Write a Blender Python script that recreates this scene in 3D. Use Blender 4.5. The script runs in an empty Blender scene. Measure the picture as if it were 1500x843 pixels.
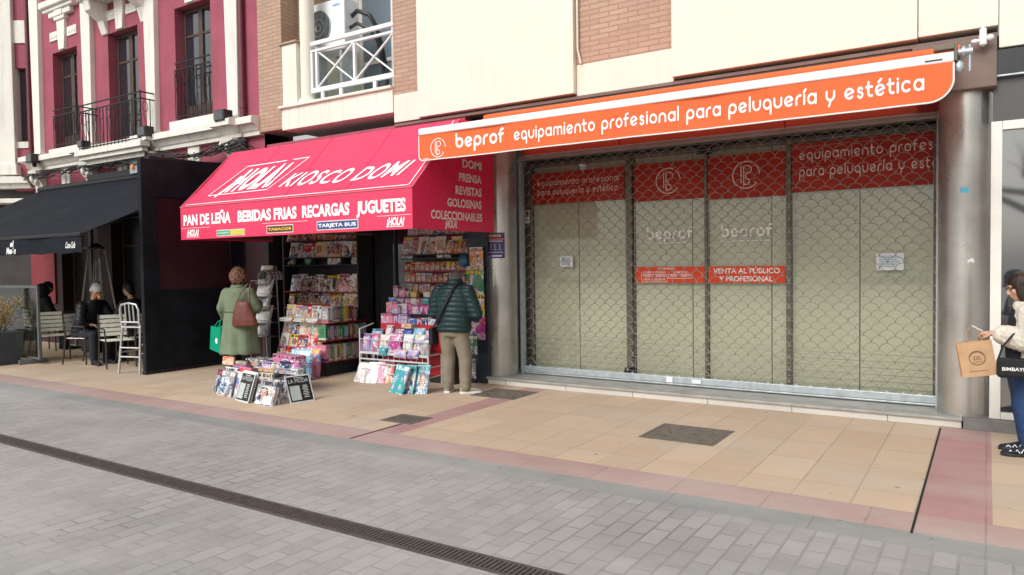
import bpy, math, random
from mathutils import Vector, Matrix
R = math.radians
C = bpy.context.scene.collection
sc = bpy.context.scene
random.seed(7)

# ------------------------------------------------------------------ camera
PW, PH = 1500.0, 843.0
FPX, YAW, PIT, ROL = 1075.06, R(32.9687), R(-1.8324), R(-0.7783)
EYE = Vector((0, 0, 1.6))
fw = Vector((-math.sin(YAW)*math.cos(PIT), math.cos(YAW)*math.cos(PIT), math.sin(PIT)))
r0 = Vector((math.cos(YAW), math.sin(YAW), 0)); u0 = r0.cross(fw)
rt = r0*math.cos(ROL)+u0*math.sin(ROL); up = -r0*math.sin(ROL)+u0*math.cos(ROL)
cd = bpy.data.cameras.new('camera'); cd.sensor_width = 36; cd.lens = FPX/PW*36
cd.clip_start = .05; cd.clip_end = 500
cam = bpy.data.objects.new('camera', cd); C.objects.link(cam)
cam.matrix_world = Matrix(((rt.x, up.x, -fw.x, EYE.x), (rt.y, up.y, -fw.y, EYE.y), (rt.z, up.z, -fw.z, EYE.z), (0, 0, 0, 1)))
sc.camera = cam

# ------------------------------------------------------------------ light
SUN_EL, SUN_AZ = 38.0, 186.0           # azimuth clockwise from +Y (north)
w = bpy.data.worlds.new('World'); sc.world = w; w.use_nodes = True
nt = w.node_tree; nt.nodes.clear()
sky = nt.nodes.new('ShaderNodeTexSky'); sky.sky_type = 'NISHITA'; sky.sun_disc = False
sky.sun_elevation = R(SUN_EL); sky.sun_rotation = R(SUN_AZ); sky.air_density = 1.6; sky.dust_density = 2.0
hs = nt.nodes.new('ShaderNodeHueSaturation'); hs.inputs['Saturation'].default_value = .22
bg = nt.nodes.new('ShaderNodeBackground'); bg.inputs['Strength'].default_value = .15
wo = nt.nodes.new('ShaderNodeOutputWorld')
# overcast: the cloud cover is about three times brighter overhead than at the horizon
tcw = nt.nodes.new('ShaderNodeTexCoord'); sxw = nt.nodes.new('ShaderNodeSeparateXYZ'); nt.links.new(tcw.outputs['Generated'], sxw.inputs[0])
mrw = nt.nodes.new('ShaderNodeMapRange'); mrw.inputs['From Min'].default_value = 0; mrw.inputs['From Max'].default_value = 1; mrw.inputs['To Min'].default_value = .36; mrw.inputs['To Max'].default_value = 1.0
nt.links.new(sxw.outputs[2], mrw.inputs['Value'])
mxw = nt.nodes.new('ShaderNodeMix'); mxw.data_type = 'RGBA'; mxw.blend_type = 'MULTIPLY'; mxw.inputs['Factor'].default_value = 1
nt.links.new(sky.outputs[0], hs.inputs['Color']); nt.links.new(hs.outputs[0], mxw.inputs[6]); nt.links.new(mrw.outputs[0], mxw.inputs[7]); nt.links.new(mxw.outputs[2], bg.inputs[0]); nt.links.new(bg.outputs[0], wo.inputs[0])
sl = bpy.data.lights.new('sun', 'SUN'); sl.energy = 1.0; sl.angle = R(28); sl.color = (1, .985, .955)
so = bpy.data.objects.new('sun', sl); C.objects.link(so)
az = R(SUN_AZ); el = R(SUN_EL)
sdir = Vector((math.sin(az)*math.cos(el), math.cos(az)*math.cos(el), math.sin(el)))
so.rotation_euler = sdir.to_track_quat('Z', 'Y').to_euler(); so.location = (0, 0, 12)
vs = sc.view_settings; vs.view_transform = 'Standard'; vs.look = 'None'; vs.exposure = 0.9; vs.gamma = 1; vs.use_curve_mapping = False
sc.cycles.use_denoising = True
sc.cycles.max_bounces = 8; sc.cycles.transparent_max_bounces = 12

# a point of the photograph carried to a plane of the place
def _ray(x, y): return fw*FPX+rt*(x-PW/2)-up*(y-PH/2)
def onG(x, y, z=0):
    d = _ray(x, y); return EYE+d*((z-EYE.z)/d.z)
def onY(x, y, Y):
    d = _ray(x, y); return EYE+d*(Y/d.y)
def onX(x, y, X):
    d = _ray(x, y); return EYE+d*(X/d.x)

# ------------------------------------------------------------------ mesh helpers
class MB:
    def __init__(s): s.v = []; s.f = []; s.uv = {}
    def add(s, vs, fs):
        o = len(s.v); s.v += [Vector(p) for p in vs]; s.f += [tuple(i+o for i in f) for f in fs]; return s
    def quad(s, a, b, c, d, uv=None):
        s.add([a, b, c, d], [(0, 1, 2, 3)])
        if uv: s.uv[len(s.f)-1] = uv
        return s
    def poly(s, pts): return s.add(pts, [tuple(range(len(pts)))])
    def box(s, x0, y0, z0, x1, y1, z1):
        x0, x1 = sorted((x0, x1)); y0, y1 = sorted((y0, y1)); z0, z1 = sorted((z0, z1))
        return s.add([(x0, y0, z0), (x1, y0, z0), (x1, y1, z0), (x0, y1, z0), (x0, y0, z1), (x1, y0, z1), (x1, y1, z1), (x0, y1, z1)],
                     [(0, 3, 2, 1), (4, 5, 6, 7), (0, 1, 5, 4), (1, 2, 6, 5), (2, 3, 7, 6), (3, 0, 4, 7)])
    def obox(s, c, ax, ay, az):
        c, ax, ay, az = map(Vector, (c, ax, ay, az)); o = []
        for k in (-1, 1):
            for i, j in ((-1, -1), (1, -1), (1, 1), (-1, 1)): o.append(c+ax*i+ay*j+az*k)
        return s.add(o, [(0, 3, 2, 1), (4, 5, 6, 7), (0, 1, 5, 4), (1, 2, 6, 5), (2, 3, 7, 6), (3, 0, 4, 7)])
    def bar(s, a, b, w, h=None, upv=(0, 0, 1)):
        a, b = Vector(a), Vector(b); h = h or w; d = (b-a)/2
        x = d.cross(Vector(upv))
        if x.length < 1e-6: x = d.cross(Vector((0, 1, 0)))
        x.normalize(); y = x.cross(d).normalized()
        return s.obox((a+b)/2, x*w/2, d, y*h/2)
    def rings(s, rs, cap=True, closed=False):
        n = len(rs[0]); vs = [p for r in rs for p in r]; fs = []
        for i in range(len(rs)-1 if not closed else len(rs)):
            k = (i+1) % len(rs)
            for j in range(n):
                fs.append((i*n+j, i*n+(j+1) % n, k*n+(j+1) % n, k*n+j))
        if cap and not closed: fs += [tuple(range(n))[::-1], tuple((len(rs)-1)*n+j for j in range(n))]
        return s.add(vs, fs)
    def tube(s, pts, r, n=8, cap=True, closed=False, flat=1.0):
        pts = [Vector(p) for p in pts]; rr = r if isinstance(r, (list, tuple)) else [r]*len(pts); rs = []; ref = None; m = len(pts)
        for i, p in enumerate(pts):
            a = pts[(i-1) % m] if closed else pts[max(i-1, 0)]; b = pts[(i+1) % m] if closed else pts[min(i+1, m-1)]
            t = (b-a).normalized() if (b-a).length > 1e-9 else Vector((0, 0, 1))
            if ref is None: ref = Vector((0, 0, 1)) if abs(t.z) < .9 else Vector((1, 0, 0))
            x = ref-t*ref.dot(t)
            if x.length < 1e-5: x = t.orthogonal()
            x.normalize(); ref = x; y = t.cross(x)
            rs.append([p+(x*math.cos(q)*flat+y*math.sin(q))*rr[i] for q in (2*math.pi*k/n for k in range(n))])
        return s.rings(rs, cap, closed)
    def cyl(s, a, b, r, r2=None, n=16): return s.tube([a, b], [r, r if r2 is None else r2], n)
    def lathe(s, c, prof, n=20):
        c = Vector(c); return s.rings([[c+Vector((r*math.cos(q), r*math.sin(q), z)) for q in (2*math.pi*k/n for k in range(n))] for r, z in prof])
    def ell(s, c, rx, ry, rz, n=14, m=9, rot=None):
        c = Vector(c); rs = []
        for i in range(m+1):
            a = -math.pi/2+math.pi*(i+.001)/(m+.002); ring = []
            for k in range(n):
                q = 2*math.pi*k/n; p = Vector((rx*math.cos(a)*math.cos(q), ry*math.cos(a)*math.sin(q), rz*math.sin(a)))
                ring.append(c+(rot @ p if rot else p))
            rs.append(ring)
        return s.rings(rs)
    def prism(s, poly, d):
        d = Vector(d); p = [Vector(q) for q in poly]; n = len(p)
        return s.add(p+[q+d for q in p], [tuple(range(n))[::-1], tuple(range(n, 2*n))]+[(i, (i+1) % n, n+(i+1) % n, n+i) for i in range(n)])
    def slab(s, wd, h, t, M=None):
        """a thin book or magazine: base edge at the origin, cover facing -Y, with a page-size UV on both covers"""
        o = len(s.f); a = wd/2
        s.box(-a, 0, 0, a, t, h)
        s.uv[o+2] = [(0, 0), (1, 0), (1, 1), (0, 1)]; s.uv[o+4] = [(0, 0), (1, 0), (1, 1), (0, 1)]
        if M is not None:
            for i in range(len(s.v)-8, len(s.v)): s.v[i] = M @ s.v[i]
        return s
    def wall(s, x0, x1, z0, z1, y, depth, holes):
        """front skin at y with openings (x0,x1,z0,z1) and their reveals"""
        xs = sorted({x0, x1, *[h[0] for h in holes], *[h[1] for h in holes]}); zs = sorted({z0, z1, *[h[2] for h in holes], *[h[3] for h in holes]})
        for i in range(len(xs)-1):
            for j in range(len(zs)-1):
                cx, cz = (xs[i]+xs[i+1])/2, (zs[j]+zs[j+1])/2
                if any(h[0] < cx < h[1] and h[2] < cz < h[3] for h in holes): continue
                s.quad((xs[i], y, zs[j]), (xs[i+1], y, zs[j]), (xs[i+1], y, zs[j+1]), (xs[i], y, zs[j+1]))
        for a, b, c, d in holes:
            e = y+depth
            s.quad((a, y, c), (a, e, c), (a, e, d), (a, y, d)); s.quad((b, e, c), (b, y, c), (b, y, d), (b, e, d))
            s.quad((a, y, d), (a, e, d), (b, e, d), (b, y, d)); s.quad((a, e, c), (a, y, c), (b, y, c), (b, e, c))
        return s
    def move(s, M):
        s.v = [M @ p for p in s.v]; return s

def matw(o):
    M = Matrix.LocRotScale(o.location, o.rotation_euler, o.scale)
    return matw(o.parent) @ M if o.parent else M

def tag(o, label=None, cat=None, group=None, kind=None):
    if label: o['label'] = label
    if cat: o['category'] = cat
    if group: o['group'] = group
    if kind: o['kind'] = kind
    return o
def thing(name, label, cat, loc=(0, 0, 0), rz=0, group=None):
    o = bpy.data.objects.new(name, None); C.objects.link(o); o.empty_display_size = .1
    o.location = loc; o.rotation_euler = (0, 0, rz)
    return tag(o, label, cat, group)
def obj(name, mb, mat, parent=None, smooth=False, bevel=0, local=False, origin=None, sub=0, auto=True):
    """links one mesh object; vertices are given in world space unless local"""
    vs = mb.v
    if parent is not None and not local:
        I = matw(parent).inverted(); vs = [I @ p for p in vs]
    loc = Vector((0, 0, 0))
    if parent is None and not local:
        if origin is None:
            lo = [min(p[i] for p in vs) for i in range(3)]; hi = [max(p[i] for p in vs) for i in range(3)]
            origin = ((lo[0]+hi[0])/2, (lo[1]+hi[1])/2, lo[2])
        loc = Vector(origin); vs = [p-loc for p in vs]
    me = bpy.data.meshes.new(name); me.from_pydata([tuple(p) for p in vs], [], mb.f)
    if mb.uv:
        l = me.uv_layers.new(name='UVMap')
        for fi, uvs in mb.uv.items():
            for li, uv in zip(me.polygons[fi].loop_indices, uvs): l.data[li].uv = uv
    for m in (mat if isinstance(mat, (list, tuple)) else [mat]): me.materials.append(m)
    if smooth:
        for p in me.polygons: p.use_smooth = True
        if auto and hasattr(me, 'set_sharp_from_angle'): me.set_sharp_from_angle(angle=R(42))
    me.update()
    o = bpy.data.objects.new(name, me); C.objects.link(o); o.location = loc
    if parent is not None: o.parent = parent
    if bevel:
        b = o.modifiers.new('bevel', 'BEVEL'); b.width = bevel; b.segments = 2; b.limit_method = 'ANGLE'; b.angle_limit = R(50)
    return o
def copy_tree(o, parent=None):
    c = o.copy(); C.objects.link(c); c.parent = parent
    for ch in list(o.children): copy_tree(ch, c)
    return c
def bake(mb, voxel, smooth_it=6, extra=None):
    """fuses overlapping volumes into one continuous skin"""
    me = bpy.data.meshes.new('work'); me.from_pydata([tuple(p) for p in mb.v], [], mb.f)
    o = bpy.data.objects.new('work', me); C.objects.link(o)
    m = o.modifiers.new('r', 'REMESH'); m.mode = 'VOXEL'; m.voxel_size = voxel
    if smooth_it:
        m = o.modifiers.new('s', 'SMOOTH'); m.factor = .5; m.iterations = smooth_it
    dg = bpy.context.evaluated_depsgraph_get(); dg.update()
    me2 = bpy.data.meshes.new_from_object(o.evaluated_get(dg))
    out = MB(); out.v = [v.co.copy() for v in me2.vertices]; out.f = [tuple(p.vertices) for p in me2.polygons]
    bpy.data.objects.remove(o); bpy.data.meshes.remove(me); bpy.data.meshes.remove(me2)
    return out

# ------------------------------------------------------------------ materials
def lin(c):
    if isinstance(c, str):
        c = c.lstrip('#'); c = [int(c[i:i+2], 16)/255 for i in (0, 2, 4)]
        return tuple(x/12.92 if x <= .04045 else ((x+.055)/1.055)**2.4 for x in c)+(1,)
    return tuple(c)+(1,) if len(c) == 3 else tuple(c)
class NT:
    def __init__(s, name):
        s.m = bpy.data.materials.new(name); s.m.use_nodes = True; s.t = s.m.node_tree
        s.b = s.t.nodes['Principled BSDF']; s.out = s.t.nodes['Material Output']
    def n(s, ty, **kw):
        x = s.t.nodes.new(ty)
        for k, v in kw.items(): setattr(x, k, v)
        return x
    def link(s, a, b): s.t.links.new(a, b)
    def put(s, sock, v):
        if hasattr(v, 'is_linked') or isinstance(v, bpy.types.NodeSocket): s.link(v, sock)
        else: sock.default_value = v
    def math(s, op, a, b=0.0, c=0.0):
        x = s.n('ShaderNodeMath', operation=op); s.put(x.inputs[0], a); s.put(x.inputs[1], b); s.put(x.inputs[2], c); return x.outputs[0]
    def mix(s, f, a, b, mode='MIX'):
        x = s.n('ShaderNodeMix', data_type='RGBA', blend_type=mode)
        s.put(x.inputs['Factor'], f)
        for sk, v in ((x.inputs[6], a), (x.inputs[7], b)): s.put(sk, lin(v) if isinstance(v, (str, tuple, list)) else v)
        return x.outputs[2]
    def ramp(s, f, stops, const=False):
        x = s.n('ShaderNodeValToRGB'); cr = x.color_ramp; cr.interpolation = 'CONSTANT' if const else 'LINEAR'
        while len(cr.elements) < len(stops): cr.elements.new(.5)
        for e, (p, c) in zip(cr.elements, stops): e.position = p; e.color = lin(c)
        s.put(x.inputs[0], f); return x.outputs[0]
    def co(s, kind='Object'): return s.n('ShaderNodeTexCoord').outputs[kind]
    def pos(s): return s.n('ShaderNodeNewGeometry').outputs['Position']
    def sep(s, v):
        x = s.n('ShaderNodeSeparateXYZ'); s.link(v, x.inputs[0]); return x.outputs
    def comb(s, a=0.0, b=0.0, c=0.0):
        x = s.n('ShaderNodeCombineXYZ'); s.put(x.inputs[0], a); s.put(x.inputs[1], b); s.put(x.inputs[2], c); return x.outputs[0]
    def noise(s, v, scale, detail=3, rough=.55, out='Fac'):
        x = s.n('ShaderNodeTexNoise'); x.inputs['Scale'].default_value = scale; x.inputs['Detail'].default_value = detail; x.inputs['Roughness'].default_value = rough
        if v is not None: s.link(v, x.inputs['Vector'])
        return x.outputs[out]
    def bump(s, h, dist=.002, strength=.5):
        x = s.n('ShaderNodeBump'); x.inputs['Strength'].default_value = strength; x.inputs['Distance'].default_value = dist
        s.put(x.inputs['Height'], h); s.link(x.outputs[0], s.b.inputs['Normal'])
    def base(s, c): s.put(s.b.inputs['Base Color'], lin(c) if isinstance(c, (str, tuple, list)) else c); return s
    def fin(s, rough=.5, metal=0.0, spec=None, coat=None):
        s.put(s.b.inputs['Roughness'], rough); s.put(s.b.inputs['Metallic'], metal)
        if spec is not None: s.b.inputs['Specular IOR Level'].default_value = spec
        if coat: s.b.inputs['Coat Weight'].default_value = coat; s.b.inputs['Coat Roughness'].default_value = .05
        return s.m
def plain(name, c, rough=.55, metal=0.0, var=.12, scale=6, bump=0, bscale=60, spec=None, coat=None, dirt=0):
    """one colour with slight wear: patchy tone, patchy gloss, fine relief, optional stains"""
    k = NT(name); v = k.pos(); n = k.noise(v, scale, 5)
    c = lin(c); lo = tuple(x*(1-var) for x in c[:3]); hi = tuple(min(1, x*(1+var)) for x in c[:3])
    col = k.ramp(n, [(.3, lo), (.7, hi)])
    if dirt:
        d = k.noise(v, scale*.37, 8, .7); f = k.ramp(d, [(.52, (0, 0, 0)), (.75, (dirt, dirt, dirt))])
        col = k.mix(f, col, tuple(x*.35 for x in c[:3]))
    k.base(col)
    rr = k.math('MULTIPLY_ADD', k.noise(v, scale*2.3, 4), .25, max(.02, rough-.12))
    if bump: k.bump(k.noise(v, bscale, 4), bump, .6)
    return k.fin(rr, metal, spec, coat)
def streaked(name, c, rough=.75, amount=.35, var=.06):
    """outdoor render: rain streaks down the face and grime patches"""
    k = NT(name); p = k.pos(); x = k.sep(p)
    st = k.noise(k.comb(k.math('MULTIPLY', x[0], 7.0), k.math('MULTIPLY', x[1], 7.0), k.math('MULTIPLY', x[2], .45)), 1.0, 6, .65)
    f = k.ramp(st, [(.5, (0, 0, 0)), (.78, (amount, amount, amount))])
    c = lin(c); a = k.ramp(k.noise(p, 2.2, 6), [(.3, tuple(q*(1-var) for q in c[:3])), (.7, tuple(min(1, q*(1+var)) for q in c[:3]))])
    k.base(k.mix(f, a, tuple(q*.55 for q in c[:3])))
    k.bump(k.noise(p, 70, 4), .0015, .5)
    return k.fin(rough)

M = {}
M['red_render'] = streaked('red_render', (.31, .067, .10), .8, .35, .12)
M['white_stone'] = streaked('white_stone', (.72, .69, .62), .75, .6)
M['cream'] = streaked('cream_panel', (.69, .68, .58), .7, .2, .04)
M['cream_old'] = streaked('stained_cream', (.72, .71, .61), .75, .6, .06)
M['brown_soffit'] = plain('soffit', (.17, .115, .095), .6, 0, .2, 3, dirt=.4)
M['steel'] = plain('brushed_steel', (.47, .45, .415), .30, .75, .16, 2.5, .0006, 40, dirt=.3)
M['galv'] = plain('galvanised', (.42, .47, .48), .45, .6, .15, 14)
M['grille'] = plain('grille_rod', (.30, .29, .255), .42, .5, .25, 6)
M['alu_dark'] = plain('dark_aluminium', (.125, .11, .085), .45, .4, .2, 10)
M['alu_white'] = plain('white_frame', (.74, .72, .66), .4, 0, .05, 8)
M['orange'] = plain('orange_canvas', (.80, .118, .024), .7, 0, .07, 1.5, .006, 6, dirt=.10)
M['orange_shaded'] = plain('orange_film_shaded', (.33, .022, .008), .4, 0, .1, 3, spec=.2); M['orange_film_lit'] = plain('orange_film_lit', (.64, .065, .017), .4, 0, .06, 3, spec=.2)  # same film twice: upper bands carry the awning's shade in their colour
M['fascia'] = plain('fascia_panel', (.50, .045, .014), .35, 0, .08, 2)
M['white_paint'] = plain('white_lettering', (.82, .82, .80), .6, 0, .04, 30)
M['white_bar'] = plain('white_bar', (.76, .76, .75), .4, 0, .05, 5)
M['faint_letter'] = plain('window_lettering', (.72, .66, .58), .5, 0, .15, 25)
M['pale_green'] = plain('faint_green_lettering', (.30, .36, .29), .5, 0, .1, 30)
M['black_metal'] = plain('black_metal', (.016, .016, .018), .45, .3, .3, 20)
M['black_canvas'] = plain('black_canvas', (.013, .015, .020), .9, 0, .25, 5, .0008, 260, .15)
M['black_panel'] = plain('black_panel', (.0075, .0085, .0125), .5, 0, .6, 3, .001, 30, spec=.2)
M['wine_panel'] = plain('wine_panel', (.035, .010, .013), .4, 0, .35, 2, spec=.3)
M['wood_dark'] = plain('dark_wood', (.065, .033, .022), .5, 0, .3, 9)
M['blind'] = None
M['cable'] = plain('cable', (.03, .028, .027), .6, 0, .3, 20)
M['pipe'] = plain('pipe', (.13, .025, .035), .5, 0, .2, 12)
M['white_card'] = plain('white_paper', (.72, .75, .76), .7, 0, .05, 9)
M['grey_plinth'] = plain('grey_plinth', (.16, .15, .14), .6, 0, .2, 8, .001, 80, dirt=.3)
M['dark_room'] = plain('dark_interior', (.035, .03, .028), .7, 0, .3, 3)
M['pink_canvas'] = plain('red_canvas', (.72, .011, .082), .42, 0, .08, 2.2, .010, 4, spec=1.0, dirt=.22)
M['plastic_white'] = plain('white_plastic', (.74, .75, .75), .4, 0, .05, 8, dirt=.15)
M['plastic_black'] = plain('black_plastic', (.018, .018, .02), .4, 0, .2, 20)
M['dark_blue'] = plain('dark_blue_pier', (.028, .040, .055), .5, 0, .25, 5, dirt=.2)

def glass(name, tint=(.96, .965, .92), rough=.02, density=.55):
    k = NT(name); t = k.t; tr = k.n('ShaderNodeBsdfTransparent'); tr.inputs[0].default_value = (*tint, 1)
    gl = k.n('ShaderNodeBsdfGlossy'); gl.inputs['Roughness'].default_value = rough; gl.inputs['Color'].default_value = (.95, .97, 1, 1)
    fr = k.n('ShaderNodeFresnel'); fr.inputs['IOR'].default_value = 1.5
    mx = k.n('ShaderNodeMixShader'); k.link(k.math('MULTIPLY', fr.outputs[0], .9), mx.inputs[0])
    k.link(tr.outputs[0], mx.inputs[1]); k.link(gl.outputs[0], mx.inputs[2]); k.link(mx.outputs[0], k.out.inputs[0])
    return k.m
M['glass'] = glass('clear_glass')
def mirror_glass(name, c=(.02, .024, .03), spec=.9):
    k = NT(name); k.base(c); k.bump(k.noise(k.pos(), 1.3, 1), .01, .12); return k.fin(.03, 0, spec, 1.0)
M['dark_glass'] = mirror_glass('dark_glass')
M['view_glass'] = mirror_glass('reflecting_glass', (.03, .035, .042), 1.0); M['view_glass'].node_tree.nodes['Principled BSDF'].inputs['Coat IOR'].default_value = 2.3
M['sky_glass'] = mirror_glass('balcony_glass', (.16, .21, .26), .8)

def brick(name, c1, c2, mortar, bw=.24, rh=.065, ms=.012, ux='x', off=.5, bump=.003, stain=.25, blot=True, fade=0):
    k = NT(name); p = k.pos(); x = k.sep(p)
    a, b = (x[0], x[2]) if ux == 'x' else (x[1], x[0])
    if ux == 'x': a = k.math('ADD', a, x[1])
    t = k.n('ShaderNodeTexBrick'); t.offset = off; t.squash = 1
    k.link(k.comb(a, b), t.inputs['Vector'])
    for s_, v in (('Scale', 1), ('Mortar Size', ms), ('Mortar Smooth', .25), ('Brick Width', bw), ('Row Height', rh), ('Bias', 0)): t.inputs[s_].default_value = v
    t.inputs['Color1'].default_value = lin(c1); t.inputs['Color2'].default_value = lin(c2); t.inputs['Mortar'].default_value = lin(mortar)
    tc = t.outputs['Color']
    if fade:
        fm = k.ramp(k.noise(p, .9, 4), [(.36, (fade, fade, fade)), (.66, (.12, .12, .12))]); tc = k.mix(k.math('MULTIPLY', t.outputs['Fac'], fm), tc, k.mix(.5, c1, c2))
    n = k.noise(p, 1.1, 7, .65); g = k.noise(p, 38, 4, .7)
    col = k.mix(k.ramp(n, [(.35, (0, 0, 0)), (.75, (stain, stain, stain))]), tc, tuple(q*.6 for q in lin(c1)[:3]))
    col = k.mix(k.math('MULTIPLY', g, .5), col, k.mix(1.0, col, (.72, .72, .72), 'MULTIPLY'))
    if blot:
        vv = k.n('ShaderNodeTexVoronoi'); vv.inputs['Scale'].default_value = 2.6; k.link(p, vv.inputs['Vector'])
        sp = k.math('LESS_THAN', vv.outputs['Distance'], k.math('MULTIPLY', k.noise(p, 5, 2), .09))
        col = k.mix(k.math('MULTIPLY', sp, .6), col, (.05, .045, .04))
        v2 = k.n('ShaderNodeTexVoronoi'); v2.inputs['Scale'].default_value = 9; k.link(p, v2.inputs['Vector'])
        sp2 = k.math('LESS_THAN', v2.outputs['Distance'], k.math('MULTIPLY', k.math('GREATER_THAN', k.noise(p, 3.1, 3), .58), .10))
        col = k.mix(k.math('MULTIPLY', sp2, .5), col, (.07, .065, .06))
        du = k.ramp(k.noise(k.comb(k.math('MULTIPLY', x[0], .5), x[1]), .8, 8, .7), [(.44, (0, 0, 0)), (.7, (.45, .45, .45))])
        col = k.mix(du, col, (.47, .44, .40))
    k.base(col)
    h = k.math('SUBTRACT', k.math('MULTIPLY', g, .35), t.outputs['Fac']); k.bump(h, bump, .7)
    return k.fin(k.math('MULTIPLY_ADD', n, .25, .58))
M['brick'] = brick('clay_brick', (.50, .335, .24), (.43, .275, .195), (.34, .22, .155), .25, .062, .0085, blot=False, stain=.35)
M['pavers'] = brick('grey_pavers', (.345, .33, .31), (.285, .272, .256), (.17, .162, .15), .235, .12, .0075, 'y', .5, .004, .4, True, .95)
M['tiles'] = brick('beige_tiles', (.60, .45, .315), (.51, .375, .26), (.30, .23, .175), .62, .375, .007, 'y', .0, .0015, .38, True, .8)
M['pink_tiles'] = brick('pink_tiles', (.46, .25, .235), (.39, .215, .205), (.28, .16, .15), .62, .40, .007, 'y', .0, .0015, .35, True, .7)
M['pink_row'] = brick('pink_border', (.45, .305, .275), (.40, .265, .24), (.28, .19, .17), .40, .62, .007, 'y', .0, .0015, .35, True, .5)
M['kerb'] = brick('grey_kerb', (.27, .272, .26), (.24, .242, .232), (.16, .16, .155), .5, .9, .006, 'y', 0, .002, .4, True, .5)
M['marble'] = brick('marble_step', (.62, .585, .53), (.56, .53, .48), (.22, .2, .17), .9, 5, .006, 'x', 0, .001, .4, False)
M['ground'] = plain('far_ground', (.24, .235, .23), .8, 0, .15, 1.5)
M['iron'] = plain('cast_iron', (.17, .145, .12), .55, .3, .25, 12, .002, 60)
M['drain'] = plain('drain_iron', (.10, .083, .075), .6, .35, .25, 15)
M['black'] = plain('slot_black', (.008, .008, .008), .9)

# ------------------------------------------------------------------ lettering
_tc = {}
def text2d(s, fat=0.0, space=1.0):
    key = (s, fat, space)
    if key in _tc: return _tc[key]
    cu = bpy.data.curves.new('t', 'FONT'); cu.body = s; cu.size = 1; cu.offset = fat; cu.space_character = space; cu.resolution_u = 4
    o = bpy.data.objects.new('t', cu); C.objects.link(o)
    dg = bpy.context.evaluated_depsgraph_get(); dg.update()
    me = bpy.data.meshes.new_from_object(o.evaluated_get(dg))
    v = [(p.co.x, p.co.y) for p in me.vertices]; f = [tuple(p.vertices) for p in me.polygons]
    bpy.data.objects.remove(o); bpy.data.curves.remove(cu); bpy.data.meshes.remove(me)
    _tc[key] = (v, f); return v, f
CAPH = None
def write(mb, s, org, ux, uy, wd, h, fat=.0, shear=0.0, lift=.003, space=1.0):
    """builtin face: cap height h, set to width wd, from org along ux / uy"""
    global CAPH
    if CAPH is None:
        v, _ = text2d('H'); CAPH = max(p[1] for p in v)
    v, f = text2d(s, fat, space); x0 = min(p[0] for p in v); x1 = max(p[0] for p in v)
    kx = wd/(x1-x0); ky = h/CAPH; org = Vector(org); ux = Vector(ux).normalized(); uy = Vector(uy).normalized(); n = ux.cross(uy).normalized()
    mb.add([org+ux*((p[0]-x0)*kx+shear*p[1]*ky)+uy*(p[1]*ky)+n*lift for p in v], f)
    return mb
def arc(cx, cy, r, a0, a1, ry=None):
    n = max(5, int(abs(a1-a0)/14)); return [(cx+r*math.cos(R(a0+(a1-a0)*i/n)), cy+(ry or r)*math.sin(R(a0+(a1-a0)*i/n))) for i in range(n+1)]
_q = .41
ACUTE = [(.34, 1.18), (.58, 1.42)]
GL = {
 'o': (1, [arc(.5, .5, _q, 0, 360)]), 'c': (.92, [arc(.5, .5, _q, 48, 312)]),
 'a': (1, [arc(.5, .5, _q, 28, 332), [(.91, .09), (.91, .91)]]),
 'e': (1, [[(.13, .36), (.87, .62)], arc(.5, .5, _q, 17, 318)]),
 'b': (1, [[(.09, 1.38), (.09, .5)]+arc(.5, .5, _q, 180, 505)]),
 'p': (1, [[(.09, -.42), (.09, .5)]+arc(.5, .5, _q, 180, -145)]),
 'q': (1, [[(.91, -.42), (.91, .5)]+arc(.5, .5, _q, 0, 325)]),
 'r': (.62, [[(.09, .09), (.09, .5)]+arc(.5, .5, _q, 180, 82)]),
 'f': (.66, [[(.22, .09), (.22, 1.05)]+arc(.5, 1.05, .28, 180, 75), [(.02, .84), (.58, .84)]]),
 't': (.66, [[(.22, 1.28), (.22, .38)]+arc(.51, .38, .29, 180, 285), [(.02, .88), (.58, .88)]]),
 'u': (1, [[(.09, .91), (.09, .5)]+arc(.5, .5, _q, 180, 360)+[(.91, .91)]]),
 'n': (1, [[(.09, .09), (.09, .5)]+arc(.5, .5, _q, 180, 0)+[(.91, .09)]]),
 'm': (1.42, [[(.09, .09), (.09, .6)]+arc(.4, .6, .31, 180, 0)+[(.71, .09)], [(.71, .6)]+arc(1.02, .6, .31, 180, 0)+[(1.33, .09)]]),
 'i': (.18, [[(.09, .09), (.09, .91)], [(.09, 1.2), (.09, 1.23)]]), 'l': (.18, [[(.09, .09), (.09, 1.38)]]),
 'í': (.18, [[(.09, .09), (.09, .91)], [(.05, 1.14), (.24, 1.40)]]),
 's': (.72, [arc(.36, .715, .20, 20, 270, .195), arc(.36, .285, .22, 90, -155, .235)]),
 'y': (1, [[(.09, .91), (.09, .55)]+arc(.5, .55, _q, 180, 360)+[(.91, .91)], [(.55, .14), (.36, -.38)]]),
 ' ': (.5, [])}
GL['é'] = (1, GL['e'][1]+[ACUTE])
GL['.'] = (.18, [[(.09, .09), (.09, .12)]]); GL['w'] = (1.42, [[(1.42-x, 1-y) for x, y in st] for st in GL['m'][1]])
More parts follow.
